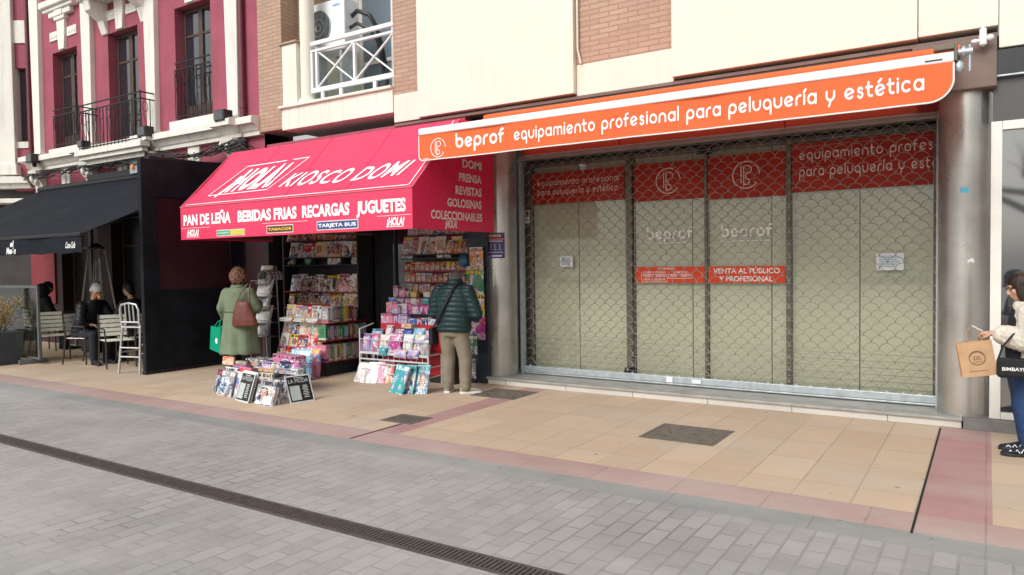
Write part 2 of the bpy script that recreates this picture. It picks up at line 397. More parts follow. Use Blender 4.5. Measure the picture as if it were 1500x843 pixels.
def ribbon(mb, pts, wd, fn):
    pts = [Vector((p[0], p[1])) for p in pts]; L = []; Rr = []; n = len(pts); closed = (pts[0]-pts[-1]).length < 1e-4
    for i, p in enumerate(pts):
        a = pts[i-1] if i else (pts[-2] if closed else pts[0]); b = pts[i+1] if i < n-1 else (pts[1] if closed else pts[-1])
        t = (b-a); t = t.normalized() if t.length > 1e-9 else Vector((0, 1)); q = Vector((-t.y, t.x))*wd/2
        L.append(p+q); Rr.append(p-q)
    mb.add([fn(p) for p in L]+[fn(p) for p in Rr], [(n+i, n+i+1, i+1, i) for i in range(n-1)])
    if not closed:
        for p, o in ((pts[0], pts[1]), (pts[-1], pts[-2])):
            t = (p-o).normalized(); q = Vector((-t.y, t.x)); cap = [p+(q*math.cos(a)+t*math.sin(a))*wd/2 for a in (R(180*j/6) for j in range(7))]
            mb.poly([fn(c) for c in cap[::-1]])
def rounded(mb, s, org, ux, uy, wd, xh, weight=.19, lift=.003):
    """the round single-stroke face of the hair shop: x-height xh, set to width wd"""
    tot = 0
    for ch in s: tot += GL[ch][0]+.26
    tot -= .26; kx = wd/tot; org = Vector(org); ux = Vector(ux).normalized(); uy = Vector(uy).normalized(); n = ux.cross(uy).normalized(); x = 0; k = 0
    for ch in s:
        wdt, strokes = GL[ch]
        for st in strokes:
            k += 1; lf = lift+.0002*(k % 3)
            ribbon(mb, [((x+p[0]), p[1]) for p in st], weight, lambda p, lf=lf: org+ux*(p.x*kx)+uy*(p.y*xh)+n*lf)
        x += wdt+.26
    return mb
def emblem(mb, c, ux, uy, rad, wgt, lift=.003):
    """the shop's mark: an open ring round a P standing over a b"""
    c = Vector(c); ux = Vector(ux).normalized(); uy = Vector(uy).normalized(); n = ux.cross(uy).normalized()
    st = [arc(0, 0, 1, 62, 322), arc(0, 0, 1, 2, 50), [(-.16, -.78), (-.16, .68), (.12, .68)]+arc(.12, .40, .28, 90, -90)+[(.0, .12)], [(-.36, .68), (-.36, -.55)], [(.0, .0), (.0, -.28)]+arc(.04, -.50, .22, 90, -180), [(.62, -.52), (.64, -.54)]]
    for i, s_ in enumerate(st): ribbon(mb, s_, wgt, lambda p, i=i: c+ux*p.x*rad+uy*p.y*rad+n*(lift+.0002*i))
    return mb
EX, EZ = (1, 0, 0), (0, 0, 1)
# ================================================================== ground
KY = 4.83
def sheet(name, x0, x1, y0, y1, z, mat): return tag(obj(name, MB().quad((x0, y0, z), (x1, y0, z), (x1, y1, z), (x0, y1, z)), mat, origin=(0, 0, 0)), kind='structure')
sheet('ground', -120, 120, -120, 120, -.03, M['ground'])
sheet('street', -60, 30, -30, 4.57, 0, M['pavers'])
sheet('kerb', -60, 30, 4.57, KY, 0, M['kerb'])
sheet('pavement_border', -60, 30, KY, 5.2, 0, M['pink_row'])
for x0, x1 in ((-60, -5.0), (-4.69, -.36), (.034, 30)): sheet('pavement', x0, x1, 5.2, 10.2, 0, M['tiles'])
for x0, x1 in ((-5.0, -4.69), (-.36, .034)): sheet('pavement_band', x0, x1, 5.2, 10.2, 0, M['pink_tiles'])
sheet('pavement_joint', -.372, -.358, 4.80, 7.95, .004, M['black'])
sheet('pavement_joint', -4.965, -4.95, 4.84, 5.56, .004, M['black'])

t = thing('drain_channel', 'long dark slotted drain grating running along the grey street paving', 'drain', (-6, 3.17, 0))
obj('channel', MB().box(-40, 3.095, -.03, 20, 3.245, .002), M['black'], t)
g = MB(); g.box(-40, 3.085, -.01, 20, 3.108, .006); g.box(-40, 3.232, -.01, 20, 3.255, .006)
for i in range(900): g.box(-22+i*.03, 3.108, -.01, -22+i*.03+.018, 3.232, .005)
g.box(-40, 3.108, -.01, -22, 3.232, .005); g.box(5, 3.108, -.01, 20, 3.232, .005)
obj('grate', g, M['drain'], t)

def cover(label, x0, x1, y0, y1, kind):
    t = thing('manhole_cover', label, 'manhole cover', ((x0+x1)/2, (y0+y1)/2, 0), 0)
    f = MB(); e = .03
    for a in ((x0, y0, x1, y0+e), (x0, y1-e, x1, y1), (x0, y0+e, x0+e, y1-e), (x1-e, y0+e, x1, y1-e)): f.box(a[0], a[1], -.01, a[2], a[3], .005)
    obj('frame', f, M['iron'], t)
    p = MB(); p.box(x0+e+.006, y0+e+.006, -.01, x1-e-.006, y1-e-.006, .004)
    if kind == 'grid':
        for i in range(14):
            for j in range(12):
                x = x0+.05+(x1-x0-.1)*i/13; y = y0+.05+(y1-y0-.1)*j/11; p.box(x-.007, y-.007, .003, x+.007, y+.007, .008)
    else:
        cx, cy = (x0+x1)/2, (y0+y1)/2
        for dx, dy, a, b in ((0, 0, .075, .035), (-.2, -.03, .05, .03), (.16, .12, .04, .02)):
            for q in ((cx+dx-a, cy+dy-b, cx+dx+a, cy+dy-b+.012), (cx+dx-a, cy+dy+b-.012, cx+dx+a, cy+dy+b), (cx+dx-a, cy+dy-b+.012, cx+dx-a+.012, cy+dy+b-.012), (cx+dx+a-.012, cy+dy-b+.012, cx+dx+a, cy+dy+b-.012)): p.box(q[0], q[1], .003, q[2], q[3], .009)
    obj('plate', p, M['iron'], t)
cover('large square brown manhole cover set in the beige tiles before the shutter', -2.68, -1.985, 6.22, 6.87, 'flat')
cover('small studded iron cover beside the pink band near the kerb', -5.28, -4.86, 5.58, 5.94, 'grid')
cover('flat square iron cover by the foot of the kiosk side column', -5.31, -4.68, 7.2, 7.78, 'flat')

# ================================================================== cream building with the hair shop
YB = 8.0
B = thing('apartment_building', 'cream and brick apartment building over the shuttered hairdressing supply shop', 'building', (-4.5, 9, 0))
def P(name, mb, mat, parent=None, **k): return obj(name, mb, mat, parent or B, **k)
# upper storey
def panel(x0, x1, z0, z1, y=YB, dep=.5): return P('cladding_panel', MB().box(x0, y, z0, x1, y+dep, z1), M['cream'], bevel=.006)
panel(-6.70, -4.24, 3.667, 9.5, YB-.03)
panel(-2.995, -.572, 3.675, 9.5, YB-.03); panel(-.566, .066, 3.69, 9.5, YB-.005)
P('brick_wall', MB().box(-4.236, YB+.05, 4.02, -2.999, YB+.5, 9.5), M['brick'])
panel(-4.236, -2.999, 3.64, 4.018, YB+.045)
P('brick_wall', MB().box(-7.18, YB+.02, 4.05, -6.704, YB+.5, 9.5), M['brick'])
panel(-7.18, -6.704, 3.655, 4.048, YB+.015)
P('brick_wall', MB().box(-10.12, YB, 3.83, -9.54, YB+.6, 9.5), M['brick'])
P('brick_wall', MB().box(-9.538, YB+.35, 5.2, -9.44, YB+1.2, 9.5), M['brick'])
panel(.072, 9, 3.49, 9.5, YB+.01)
P('conduit', MB().tube([(-4.2, YB+.01, 9), (-4.2, YB+.01, 4.2), (-4.16, YB+.02, 4.02)], .012), M['cream'], smooth=True)
# soffit and what is under it
P('soffit', MB().box(-7.18, YB+.02, 3.60, 9, 9.6, 3.635), M['brown_soffit'])
P('beam', MB().box(-.62, YB+.0, 3.15, .06, YB+.6, 3.598), M['brown_soffit'], bevel=.01)
P('soffit_strip', MB().box(-5.5, YB+.04, 3.56, -.63, YB+.14, 3.599).box(-5.3, YB+.2, 3.545, -2.2, YB+.34, 3.599), M['brown_soffit'])
# balcony
P('balcony_slab', MB().box(-9.56, YB-.005, 3.80, -7.185, 9.6, 4.14), M['cream_old'], bevel=.006)
P('balcony_coping', MB().box(-9.60, YB-.05, 4.142, -7.187, YB+.25, 4.185), M['cream_old'], bevel=.008)
P('parapet', MB().box(-9.537, YB+.0, 4.187, -9.2, YB+.3, 5.15), M['cream'], bevel=.006)
P('parapet_cap', MB().box(-9.57, YB-.03, 5.152, -9.17, YB+.33, 5.185), M['brick'])
P('balcony_column', MB().cyl((-9.09, YB+.14, 4.187), (-9.09, YB+.14, 9.5), .115, n=24), M['cream'], smooth=True)
P('column_base', MB().lathe((-9.09, YB+.14, 4.186), [(.16, 0), (.16, .04), (.13, .07), (.118, .1)], 24), M['cream_old'], smooth=True)
P('balcony_wall', MB().wall(-9.44, -7.185, 4.14, 9.5, 9.35, .1, [(-9.15, -8.35, 4.2, 6.6), (-8.2, -7.25, 4.2, 6.6)]), M['cream'])
P('side_wall', MB().box(-9.536, YB+.302, 4.141, -9.44, 9.6, 5.19), M['cream'])
for x0, x1 in ((-9.15, -8.35), (-8.2, -7.25)):
    f = MB(); f.box(x0, 9.36, 4.2, x0+.07, 9.42, 6.6); f.box(x1-.07, 9.36, 4.2, x1, 9.42, 6.6); f.box(x0+.07, 9.36, 4.2, x1-.07, 9.42, 4.28); f.box(x0+.07, 9.36, 5.05, x1-.07, 9.42, 5.11); f.box(x0+.07, 9.36, 6.52, x1-.07, 9.42, 6.6)
    fr = P('balcony_window', f, M['alu_white'], bevel=.004)
    obj('pane', MB().box(x0+.071, 9.385, 4.281, x1-.071, 9.40, 6.519), M['sky_glass'], fr)
rl = MB(); YR = YB+.06
ra, rb = -8.94, -7.19
for z, h in ((5.09, .06), (4.975, .035), (4.36, .07)): rl.box(ra, YR, z-h/2, rb, YR+.05, z+h/2)
for x in (-8.925, -8.82, -8.005, -7.205): rl.box(x-.022, YR+.004, 4.396, x+.022, YR+.046, 4.956)
for x0, x1 in ((-8.79, -8.03), (-7.98, -7.23)):
    rl.bar((x0, YR+.018, 4.40), (x1, YR+.018, 4.95), .022, .032, (0, 1, 0)); rl.bar((x0, YR+.034, 4.95), (x1, YR+.034, 4.40), .022, .032, (0, 1, 0))
for x in (-8.7, -8.3, -7.6): rl.box(x-.03, YR+.005, 4.187, x+.03, YR+.04, 4.324)
P('balcony_railing', rl, M['plastic_white'], bevel=.003)
# air conditioner on the balcony
ac = thing('air_conditioner', 'white outdoor air conditioning unit with round fan on the balcony', 'air conditioner', (-8.65, 8.55, 5.08))
obj('casing', MB().box(-9.41, 8.42, 5.06, -8.55, 8.74, 5.86), M['plastic_white'], ac, bevel=.02)
fc = (-9.13, 8.415, 5.46)
obj('fan_recess', MB().cyl((fc[0], 8.417, fc[2]), (fc[0], 8.45, fc[2]), .275, n=32), M['plastic_black'], ac, smooth=True)
gr = MB()
for rr in (.275, .14, .055): gr.tube([(fc[0]+rr*math.cos(a), 8.408, fc[2]+rr*math.sin(a)) for a in (2*math.pi*i/28 for i in range(28))], .006, 5, closed=True)
for i in range(19):
    x = -.262+i*.029; h = math.sqrt(max(0, .275**2-x*x)); gr.cyl((fc[0]+x, 8.404, fc[2]-h), (fc[0]+x, 8.404, fc[2]+h), .0035, n=5)
obj('fan_grille', gr, M['galv'], ac)
obj('badge', write(MB(), 'AIR', (-8.5, 8.42, 5.62), EX, EZ, .16, .045, .02, .2), M['dark_blue'], ac) if False else obj('badge', MB().ell((-8.72, 8.419, 5.76), .09, .003, .022), plain('badge_blue', (.25, .42, .6), .4), ac)
obj('bracket', MB().box(-9.3, 8.45, 4.187, -9.25, 8.7, 5.058), M['galv'], ac); obj('bracket', MB().box(-8.7, 8.45, 4.187, -8.65, 8.7, 5.058), M['galv'], ac)
obj('hose', MB().tube([(-8.56, 8.6, 5.6), (-8.40, 8.56, 5.64), (-8.13, 8.55, 5.52), (-8.05, 8.6, 5.35), (-8.08, 8.75, 5.1), (-8.02, 8.8, 4.7), (-8.02, 8.8, 4.19)], .035, 8).tube([(-8.56, 8.55, 5.40), (-8.35, 8.5, 5.42), (-8.12, 8.52, 5.3), (-8.04, 8.62, 5.12), (-8.06, 8.8, 4.6)], .028, 8), M['plastic_black'], ac, smooth=True)

# columns, step
for cx, lab in ((-5.56, 'steel column carrying a blue event poster'), (-.19, 'scuffed steel column with torn sticker remains')):
    c = P('column', MB().cyl((cx, 8.30, .102), (cx, 8.30, 3.599), .222, n=48), M['steel'], smooth=True); c['label'] = lab
P('step', MB().box(-5.60, 8.02, -.02, -.20, 8.9, .068), M['marble']); P('step_top', MB().box(-5.62, 8.0, .070, -.19, 8.9, .10), plain('worn_tread', (.30, .295, .27), .5, 0, .2, 6, dirt=.4), bevel=.006)
P('plinth', MB().box(-.185, 7.985, -.02, 9, 8.5, .108), M['grey_plinth'], bevel=.006)
# shop front
k = NT('roller_blind'); p = k.pos(); x = k.sep(p)
k.base(k.mix(k.ramp(k.noise(p, 1.4, 4), [(.3, (0, 0, 0)), (.7, (1, 1, 1))]), (.54, .53, .44), (.60, .59, .495))); M['blind'] = k.fin(.7)
YG = 8.70
SF = P('shop_window', MB().box(-5.5, YG-.03, .101, -5.30, YG+.04, 2.97).box(-3.88, YG-.03, .101, -3.80, YG+.05, 2.97).box(-2.862, YG-.02, .101, -2.830, YG+.04, 2.97).box(-1.918, YG-.03, .101, -1.868, YG+.05, 2.97).box(-.47, YG-.03, .101, -.40, YG+.04, 2.97).box(-5.3, YG-.02, 2.92, -.47, YG+.04, 2.97).box(-5.3, YG-.02, .101, -.47, YG+.04, .17), M['alu_dark'])
gl = [(-5.299, -3.901), (-3.779, -2.866), (-2.824, -1.926), (-1.864, -.471)]
for a, b in gl:
    obj('pane', MB().box(a, YG, .171, b, YG+.008, 2.919), M['glass'], SF)
    m_ = (a+b)/2 if b-a > 1 else b-.17
    obj('blind', MB().box(a, YG+.06, .171, m_-.006, YG+.07, 2.919).box(m_+.006, YG+.06, .171, b, YG+.07, 2.919).box(a, YG+.062, 1.60, b, YG+.066, 1.604), M['blind'], SF)
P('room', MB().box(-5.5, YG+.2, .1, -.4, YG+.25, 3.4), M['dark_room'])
P('door_lock', MB().lathe((-3.84, YG-.07, .17), [(.05, 0), (.055, .03), (.05, .09), (.02, .1)], 16), M['black_metal'], smooth=True)
P('door_lock', MB().box(-2.93, YG-.1, 2.88, -2.75, YG-.055, 3.0), M['black_metal'])
# films on the glass
YF = YG-.004
def film(x0, x1, z0, z1, mat=None, name='window_film', y=YF): return obj(name, MB().box(x0, y-.003, z0, x1, y, z1), mat or M['orange_shaded'], SF)
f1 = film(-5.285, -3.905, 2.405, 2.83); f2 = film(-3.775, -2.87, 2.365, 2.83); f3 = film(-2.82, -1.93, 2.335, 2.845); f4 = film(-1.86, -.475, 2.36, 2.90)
for f, x0, wd, xh, z0, z1 in ((f1, -5.20, 1.22, .062, 2.655, 2.53), (f4, -1.78, 1.60, .085, 2.715, 2.53)):
    mb = MB(); rounded(mb, 'equipamiento profesional', (x0, YF-.003, z0), EX, EZ, wd, xh, .15); rounded(mb, 'para peluquería y estética', (x0, YF-.003, z1), EX, EZ, wd*.985, xh, .15); obj('lettering', mb, M['faint_letter'], f)
for f, cx, cz in ((f2, -3.32, 2.60), (f3, -2.37, 2.60)): obj('emblem', emblem(MB(), (cx, YF-.003, cz), EX, EZ, .155, .07), M['faint_letter'], f)
mb = MB(); rounded(mb, 'beprof', (-3.60, YF, 1.885), EX, EZ, .58, .10, .27); ribbon(mb, [(-3.5, 1.835), (-3.08, 1.835)], .008, lambda p: Vector((p.x, YF-.003, p.y)))
rounded(mb, 'beprof', (-2.66, YF, 1.885), EX, EZ, .58, .10, .27); ribbon(mb, [(-2.68, 1.835), (-2.1, 1.835)], .008, lambda p: Vector((p.x, YF-.003, p.y)))
obj('lettering', mb, plain('pale_window_letter', (.88, .87, .84), .5), SF)
f5 = film(-3.765, -2.87, 1.34, 1.54, M['orange_film_lit']); f6 = film(-2.82, -1.935, 1.34, 1.54, M['orange_film_lit'])
mb = MB(); write(mb, 'VENTA AL PÚBLICO', (-2.76, YF-.003, 1.455), EX, EZ, .77, .058, .018); write(mb, 'Y PROFESIONAL', (-2.69, YF-.003, 1.362), EX, EZ, .62, .058, .018); obj('lettering', mb, M['white_paint'], f6)
mb = MB(); y_ = YF-.003
write(mb, 'HORARIO', (-3.46, y_, 1.505), EX, EZ, .22, .024, .01); write(mb, 'LUNES A VIERNES', (-3.66, y_, 1.461), EX, EZ, .30, .024, .01); write(mb, '10:00 a 14:00 H', (-3.65, y_, 1.413), EX, EZ, .28, .026, .01); write(mb, '16:00 a 20:00 H', (-3.65, y_, 1.370), EX, EZ, .28, .026, .01)
write(mb, 'SÁBADOS', (-3.26, y_, 1.461), EX, EZ, .18, .024, .01); write(mb, '10:00 - 14:00 H', (-3.30, y_, 1.413), EX, EZ, .26, .026, .01)
for x0, x1, z0, z1 in ((-3.68, -3.34, 1.352, 1.446), (-3.32, -3.02, 1.395, 1.446)):
    fn = lambda p: Vector((p.x, y_-.003, p.y))
    for a, b in (((x0, z0), (x1, z0)), ((x1, z0), (x1, z1)), ((x1, z1), (x0, z1)), ((x0, z1), (x0, z0))): ribbon(mb, [a, b], .005, fn)
obj('lettering', mb, M['white_paint'], f5)
mb = MB(); rounded(mb, 'www.beprof.es', (-1.14, YF, 1.36), EX, EZ, .62, .05, .14); rounded(mb, 'www.beprof.es', (-4.95, YF, 1.36), EX, EZ, .62, .05, .14); emblem(mb, (-5.07, YF, 1.5), EX, EZ, .09, .07); obj('lettering', mb, M['pale_green'], SF)
def notice(x0, x1, z0, z1):
    n = film(x0, x1, z0, z1, M['white_card'], 'notice'); mb = MB()
    for i in range(7):
        zz = z1-.03-(z1-z0-.05)*i/7; ribbon(mb, [(x0+.03, zz), (x1-.03-random.random()*(x1-x0)*.3, zz)], .006, lambda p: Vector((p.x, YF-.006, p.y)))
    obj('lettering', mb, plain('notice_ink', (.12, .3, .38), .6), n)
notice(-4.86, -4.66, 1.55, 1.70); notice(-1.0, -.74, 1.48, 1.66)
nn = film(-5.39, -5.315, 2.16, 2.34, M['white_card'], 'notice', YG-.032)
obj('lettering', MB().box(-5.378, YG-.037, 2.25, -5.327, YG-.0355, 2.325).box(-5.378, YG-.037, 2.19, -5.327, YG-.0355, 2.2).box(-5.378, YG-.037, 2.215, -5.335, YG-.0355, 2.225), M['alu_dark'], nn)
# fascia and housing beam above the grille
P('fascia', MB().box(-5.34, 8.53, 3.06, -3.9, 8.6, 3.597).box(-3.893, 8.53, 3.06, -1.9, 8.6, 3.597).box(-1.893, 8.53, 3.06, -.42, 8.6, 3.597), M['fascia'], bevel=.004)
P('shutter_housing', MB().box(-5.34, 8.43, 3.0, -.42, 8.62, 3.055).box(-5.34, 8.40, 2.985, -.42, 8.43, 3.012), plain('housing', (.30, .25, .22), .4, .4), bevel=.004)
# right hand neighbour's shop front
S2 = P('shop_window', MB().box(.018, 8.07, .11, .104, 8.16, 2.84).box(.106, 8.07, 2.76, 4.2, 8.16, 2.84).box(.106, 8.07, .11, 4.2, 8.16, .17).box(2.1, 8.07, .172, 2.18, 8.16, 2.758), M['alu_white'], bevel=.004)
obj('pane', MB().box(.105, 8.11, .172, 2.099, 8.12, 2.758).box(2.181, 8.11, .172, 4.2, 8.12, 2.758), M['view_glass'], S2)
P('transom_panel', MB().box(.03, 8.09, 2.842, 4.2, 8.2, 3.235), plain('transom_grey', (.075, .07, .072), .35, 0, .3, 1.2))
P('sign_band', MB().box(.035, 8.03, 3.25, 4.2, 8.2, 3.475), plain('sign_black', (.012, .012, .014), .3)); P('sign_edge', MB().box(.0, 8.02, 3.236, 4.2, 8.05, 3.249), M['galv'])
P('pier', MB().box(4.2, 8.0, .1, 9, 8.4, 3.48), M['cream'])
# stickers on the columns
def curved(cx, cy, r, a0, a1, z0, z1, n=10, skew=0):
    mb = MB()
    for i in range(n):
        p = [(cx+r*math.cos(R(a0+(a1-a0)*j/n)), cy+r*math.sin(R(a0+(a1-a0)*j/n))) for j in (i, i+1)]
        mb.quad((*p[0], z0), (*p[1], z0), (*p[1], z1), (*p[0], z1), [(i/n, 0), ((i+1)/n, 0), ((i+1)/n, 1), (i/n, 1)])
    return mb
ps = obj('poster', curved(-5.56, 8.30, .2255, 248, 318, 1.68, 2.02), plain('poster_blue', (.035, .03, .14), .35, 0, .5, 9), None, smooth=True)
tag(ps, 'blue and purple event poster with yellow title wrapped round the steel column', 'poster')
def cpt(a, z, r=.227): return (-5.56+r*math.cos(R(a)), 8.30+r*math.sin(R(a)), z)
def arcband(mb, a0, a1, z0, z1, r=.2265):
    n = 6
    for i in range(n): mb.quad(cpt(a0+(a1-a0)*i/n, z0, r), cpt(a0+(a1-a0)*(i+1)/n, z0, r), cpt(a0+(a1-a0)*(i+1)/n, z1, r), cpt(a0+(a1-a0)*i/n, z1, r))
mb = MB()
for i in range(6): arcband(mb, 258+i*8.2, 264+i*8.2, 1.965-.004*(i % 2), 1.998)
obj('title', mb, plain('poster_gold', (.62, .38, .06), .5), ps)
mb = MB(); arcband(mb, 262, 310, 1.90, 1.912); arcband(mb, 258, 312, 1.755, 1.764); arcband(mb, 250, 264, 1.685, 1.715); arcband(mb, 270, 308, 1.70, 1.722)
for a in (268, 283, 300): arcband(mb, a, a+2.2, 1.80, 1.87); arcband(mb, a-2, a+7, 1.79, 1.797)
obj('print', mb, plain('poster_white', (.55, .5, .6), .5), ps)
mb = MB(); arcband(mb, 249, 315, 1.92, 1.942); obj('stripe', mb, plain('poster_red', (.5, .10, .05), .5), ps)
def sticker(a0, a1, z0, z1, c, label):
    mb = MB(); n = 6
    for i in range(n):
        a, b = a0+(a1-a0)*i/n, a0+(a1-a0)*(i+1)/n; q = [(-.19+.2245*math.cos(R(t_)), 8.30+.2245*math.sin(R(t_))) for t_ in (a, b)]
        j0, j1 = (random.uniform(-.012, .012) for _ in (0, 1)) if c[0] > .6 else (0, 0)
        mb.quad((*q[0], z0+j0), (*q[1], z0+j1), (*q[1], z1+j0), (*q[0], z1-j1))
    return tag(obj('sticker', mb, plain('sticker', c, .5, 0, .2, 30), smooth=True), label, 'sticker')
sticker(262, 280, 2.21, 2.26, (.12, .42, .58), 'small light blue sticker on the right hand steel column')
sticker(278, 292, 1.56, 1.585, (.75, .74, .72), 'torn white scrap of sticker on the right hand steel column')

# ------------------------------------------------------------------ roller grille
t = thing('roller_grille', 'closed see-through metal roller grille of scalloped rods before the shop windows', 'roller shutter', (-2.9, 8.5, .1))
YS = 8.5; x0, x1 = -5.30, -.44; aw_ = .15; rh = .07
nz = int((2.99-.235)/rh); g = MB(); na = int((x1-x0)/aw_)
for r_ in range(nz+1):
    z = .235+r_*rh; off = (r_ % 2)*aw_/2
    for i in range(na):
        a = x0+off+i*aw_
        if a+aw_ > x1+.02: continue
        dz_, dx_, dh_ = random.gauss(0, .0022)+.004*math.sin(a*2.1+r_*.3), random.gauss(0, .0018), random.gauss(0, .0025); g.tube([(a+dx_+aw_/2-.074*math.cos(math.pi*j/8), YS+.004*math.sin(math.pi*j/8)+.006*math.sin(a*1.3+z*2), z+dz_+(.068+dh_)*math.sin(math.pi*j/8)) for j in range(9)], .0038, 5, cap=False)
    if r_ < 6 or r_ > nz-3: g.cyl((x0, YS+.006, z+.012), (x1, YS+.006, z+.012), .0028, n=5)
obj('grille', g, M['grille'], t, smooth=True, auto=False)
rail = MB().box(x0-.02, YS-.03, .135, x1+.02, YS+.03, .212).box(x0-.02, YS-.036, .112, x1+.02, YS+.03, .131)
obj('bottom_rail', rail, M['galv'], t, bevel=.004)
tb = MB()
for i in range(na): tb.prism([(x0+i*aw_+.055, YS-.012, .2125), (x0+i*aw_+.095, YS-.012, .2125), (x0+i*aw_+.075, YS-.012, .238)], (0, .004, 0))
obj('tab', tb, M['galv'], t)
obj('handle', MB().box(-3.27, YS-.045, .14, -3.19, YS-.031, .205).box(-2.95, YS-.045, .15, -2.84, YS-.031, .195), M['white_bar'], t, bevel=.003)
obj('guide', MB().box(-5.36, YS-.04, .101, -5.32, YS+.04, 2.984), M['galv'], t); obj('guide', MB().box(-.435, YS-.04, .101, -.405, YS+.04, 2.984), M['galv'], t)

# ------------------------------------------------------------------ orange awning
M['faint_letter'] = M['faint_letter']
t = thing('shop_awning', 'half rolled out orange shop awning with white front bar and white lettering', 'awning', (-2.9, 6.6, 2.8))
AX0, AX1, AY = -5.52, -.225, 6.6
obj('front_bar', MB().box(AX0, AY-.035, 3.095, AX1, AY+.05, 3.172), M['white_bar'], t, bevel=.012)
# valance: hangs with a slight wave, rounded lower corners, white binding
rc = .16
def va(x): return AY-.02+.010*math.sin(x*2.3)+.006*math.sin(x*5.1)+.003*math.sin(x*13.7)
def low(x):
    b = 2.802; d, r_ = (x-AX0, .06) if x-AX0 < AX1-x else (AX1-x, .17)
    return b if d > r_ else b+r_-math.sqrt(max(0, r_*r_-(r_-d)**2))
rc = .17
xs = sorted([AX0+.001+.06*(1-math.cos(R(90*i/8))) for i in range(9)]+[AX0+.11]+[AX1-.001-rc*(1-math.cos(R(90*i/8))) for i in range(9)]+[AX0+rc+(AX1-AX0-2*rc)*i/60 for i in range(1, 60)])
v = MB()
for a, b in zip(xs[:-1], xs[1:]): v.quad((a, va(a), low(a)), (b, va(b), low(b)), (b, va(b), 3.10), (a, va(a), 3.10)); v.quad((b, va(b)+.003, low(b)), (a, va(a)+.003, low(a)), (a, va(a)+.003, 3.10), (b, va(b)+.003, 3.10))
VA = obj('valance', v, M['orange'], t, smooth=True)
bd = MB(); bp = [(AX0+.002, 3.09)]+[(x, low(x)) for x in xs]+[(AX1-.002, 3.09)]
obj('binding', MB().tube([(x, va(x)-.002, z) for x, z in bp], .007, 6), M['white_bar'], VA, smooth=True)
for x in (-4.42, -3.05, -1.62): obj('seam', MB().tube([(x, va(x)-.001, 2.81), (x, va(x)-.001, 3.09)], .0022, 5), M['orange'], VA)
mb = MB(); tmp = MB()
rounded(tmp, 'beprof', (onY(669, 215, AY).x, AY, 2.905), EX, EZ, onY(739, 205, AY).x-onY(669, 215, AY).x, .108, .26, 0)
rounded(tmp, 'equipamiento profesional para peluquería y estética', (onY(755, 205, AY).x, AY, 2.905), EX, EZ, onY(1354, 130, AY).x-onY(755, 205, AY).x, .092, .225, 0)
emblem(tmp, (-5.24, AY, 2.93), EX, EZ, .105, .085, 0)
tmp.box(-5.46, AY-.0005, 2.815, -5.38, AY, 2.822)
tmp.v = [Vector((p.x, va(p.x)-.004-(AY-p.y), p.z)) for p in tmp.v]
obj('lettering', tmp, M['white_paint'], VA)
obj('badge', MB().box(-.42, AY-.0375, 3.115, -.30, AY-.0355, 3.128), M['dark_blue'], t)
fab = MB(); n = 12
for i in range(n):
    f = lambda q: (AY+.04+(7.9-AY-.04)*q, 3.165+(3.50-3.165)*q-.03*math.sin(math.pi*q))
    (ya, za), (yb, zb) = f(i/n), f((i+1)/n); fab.quad((AX0+.03, ya, za), (AX1-.03, ya, za), (AX1-.03, yb, zb), (AX0+.03, yb, zb))
obj('fabric', fab, M['orange'], t, smooth=True)
obj('roller', MB().cyl((AX0, 7.93, 3.50), (AX1, 7.93, 3.50), .05), M['orange'], t, smooth=True)
for s_ in (-1, 1):
    xe = AX0+.35 if s_ < 0 else AX1-.35
    el_ = (xe-s_*.75, 7.35, 3.25)
    obj('folding_arm', MB().bar((xe, 7.93, 3.40), el_, .04, .06).bar(el_, (xe+s_*.1, AY+.06, 3.12), .035, .05).ell(el_, .04, .04, .04), M['white_bar'], t)
e = MB().box(AX1, AY-.03, 3.10, AX1+.022, AY+.09, 3.24).box(AX1-.14, AY-.01, 3.2, AX1+.02, AY+.08, 3.235)
obj('bracket', e, M['alu_dark'], t, bevel=.004)
obj('arm_joint', MB().cyl((AX1+.022, AY+.03, 3.17), (AX1+.12, AY+.03, 3.17), .028).cyl((AX1+.05, AY+.03, 3.17), (AX1+.07, AY+.03, 3.17), .045).ell((AX1+.03, AY+.02, 3.06), .035, .03, .05).cyl((AX1+.1, AY+.03, 3.22), (AX1+.1, AY+.03, 3.02), .01), M['galv'], t, smooth=True)
# clear wall lamp over the right column
c = onY(1440, 56, 7.9)
t = thing('floodlight', 'small clear glass outdoor lamp fixed under the cream cladding edge', 'lamp', c)
obj('bracket', MB().box(c.x-.012, 7.94, c.z-.02, c.x+.012, 8.1, c.z+.02), M['galv'], t)
obj('lamp_body', MB().lathe((c.x, 7.92, c.z-.07), [(.01, 0), (.03, .015), (.035, .07), (.028, .12), (.03, .15), (.012, .17)], 16), M['plastic_white'], t, smooth=True)
obj('wing', MB().ell((c.x-.06, 7.91, c.z-.02), .035, .03, .022).ell((c.x+.055, 7.91, c.z), .03, .025, .028), M['plastic_white'], t, smooth=True)
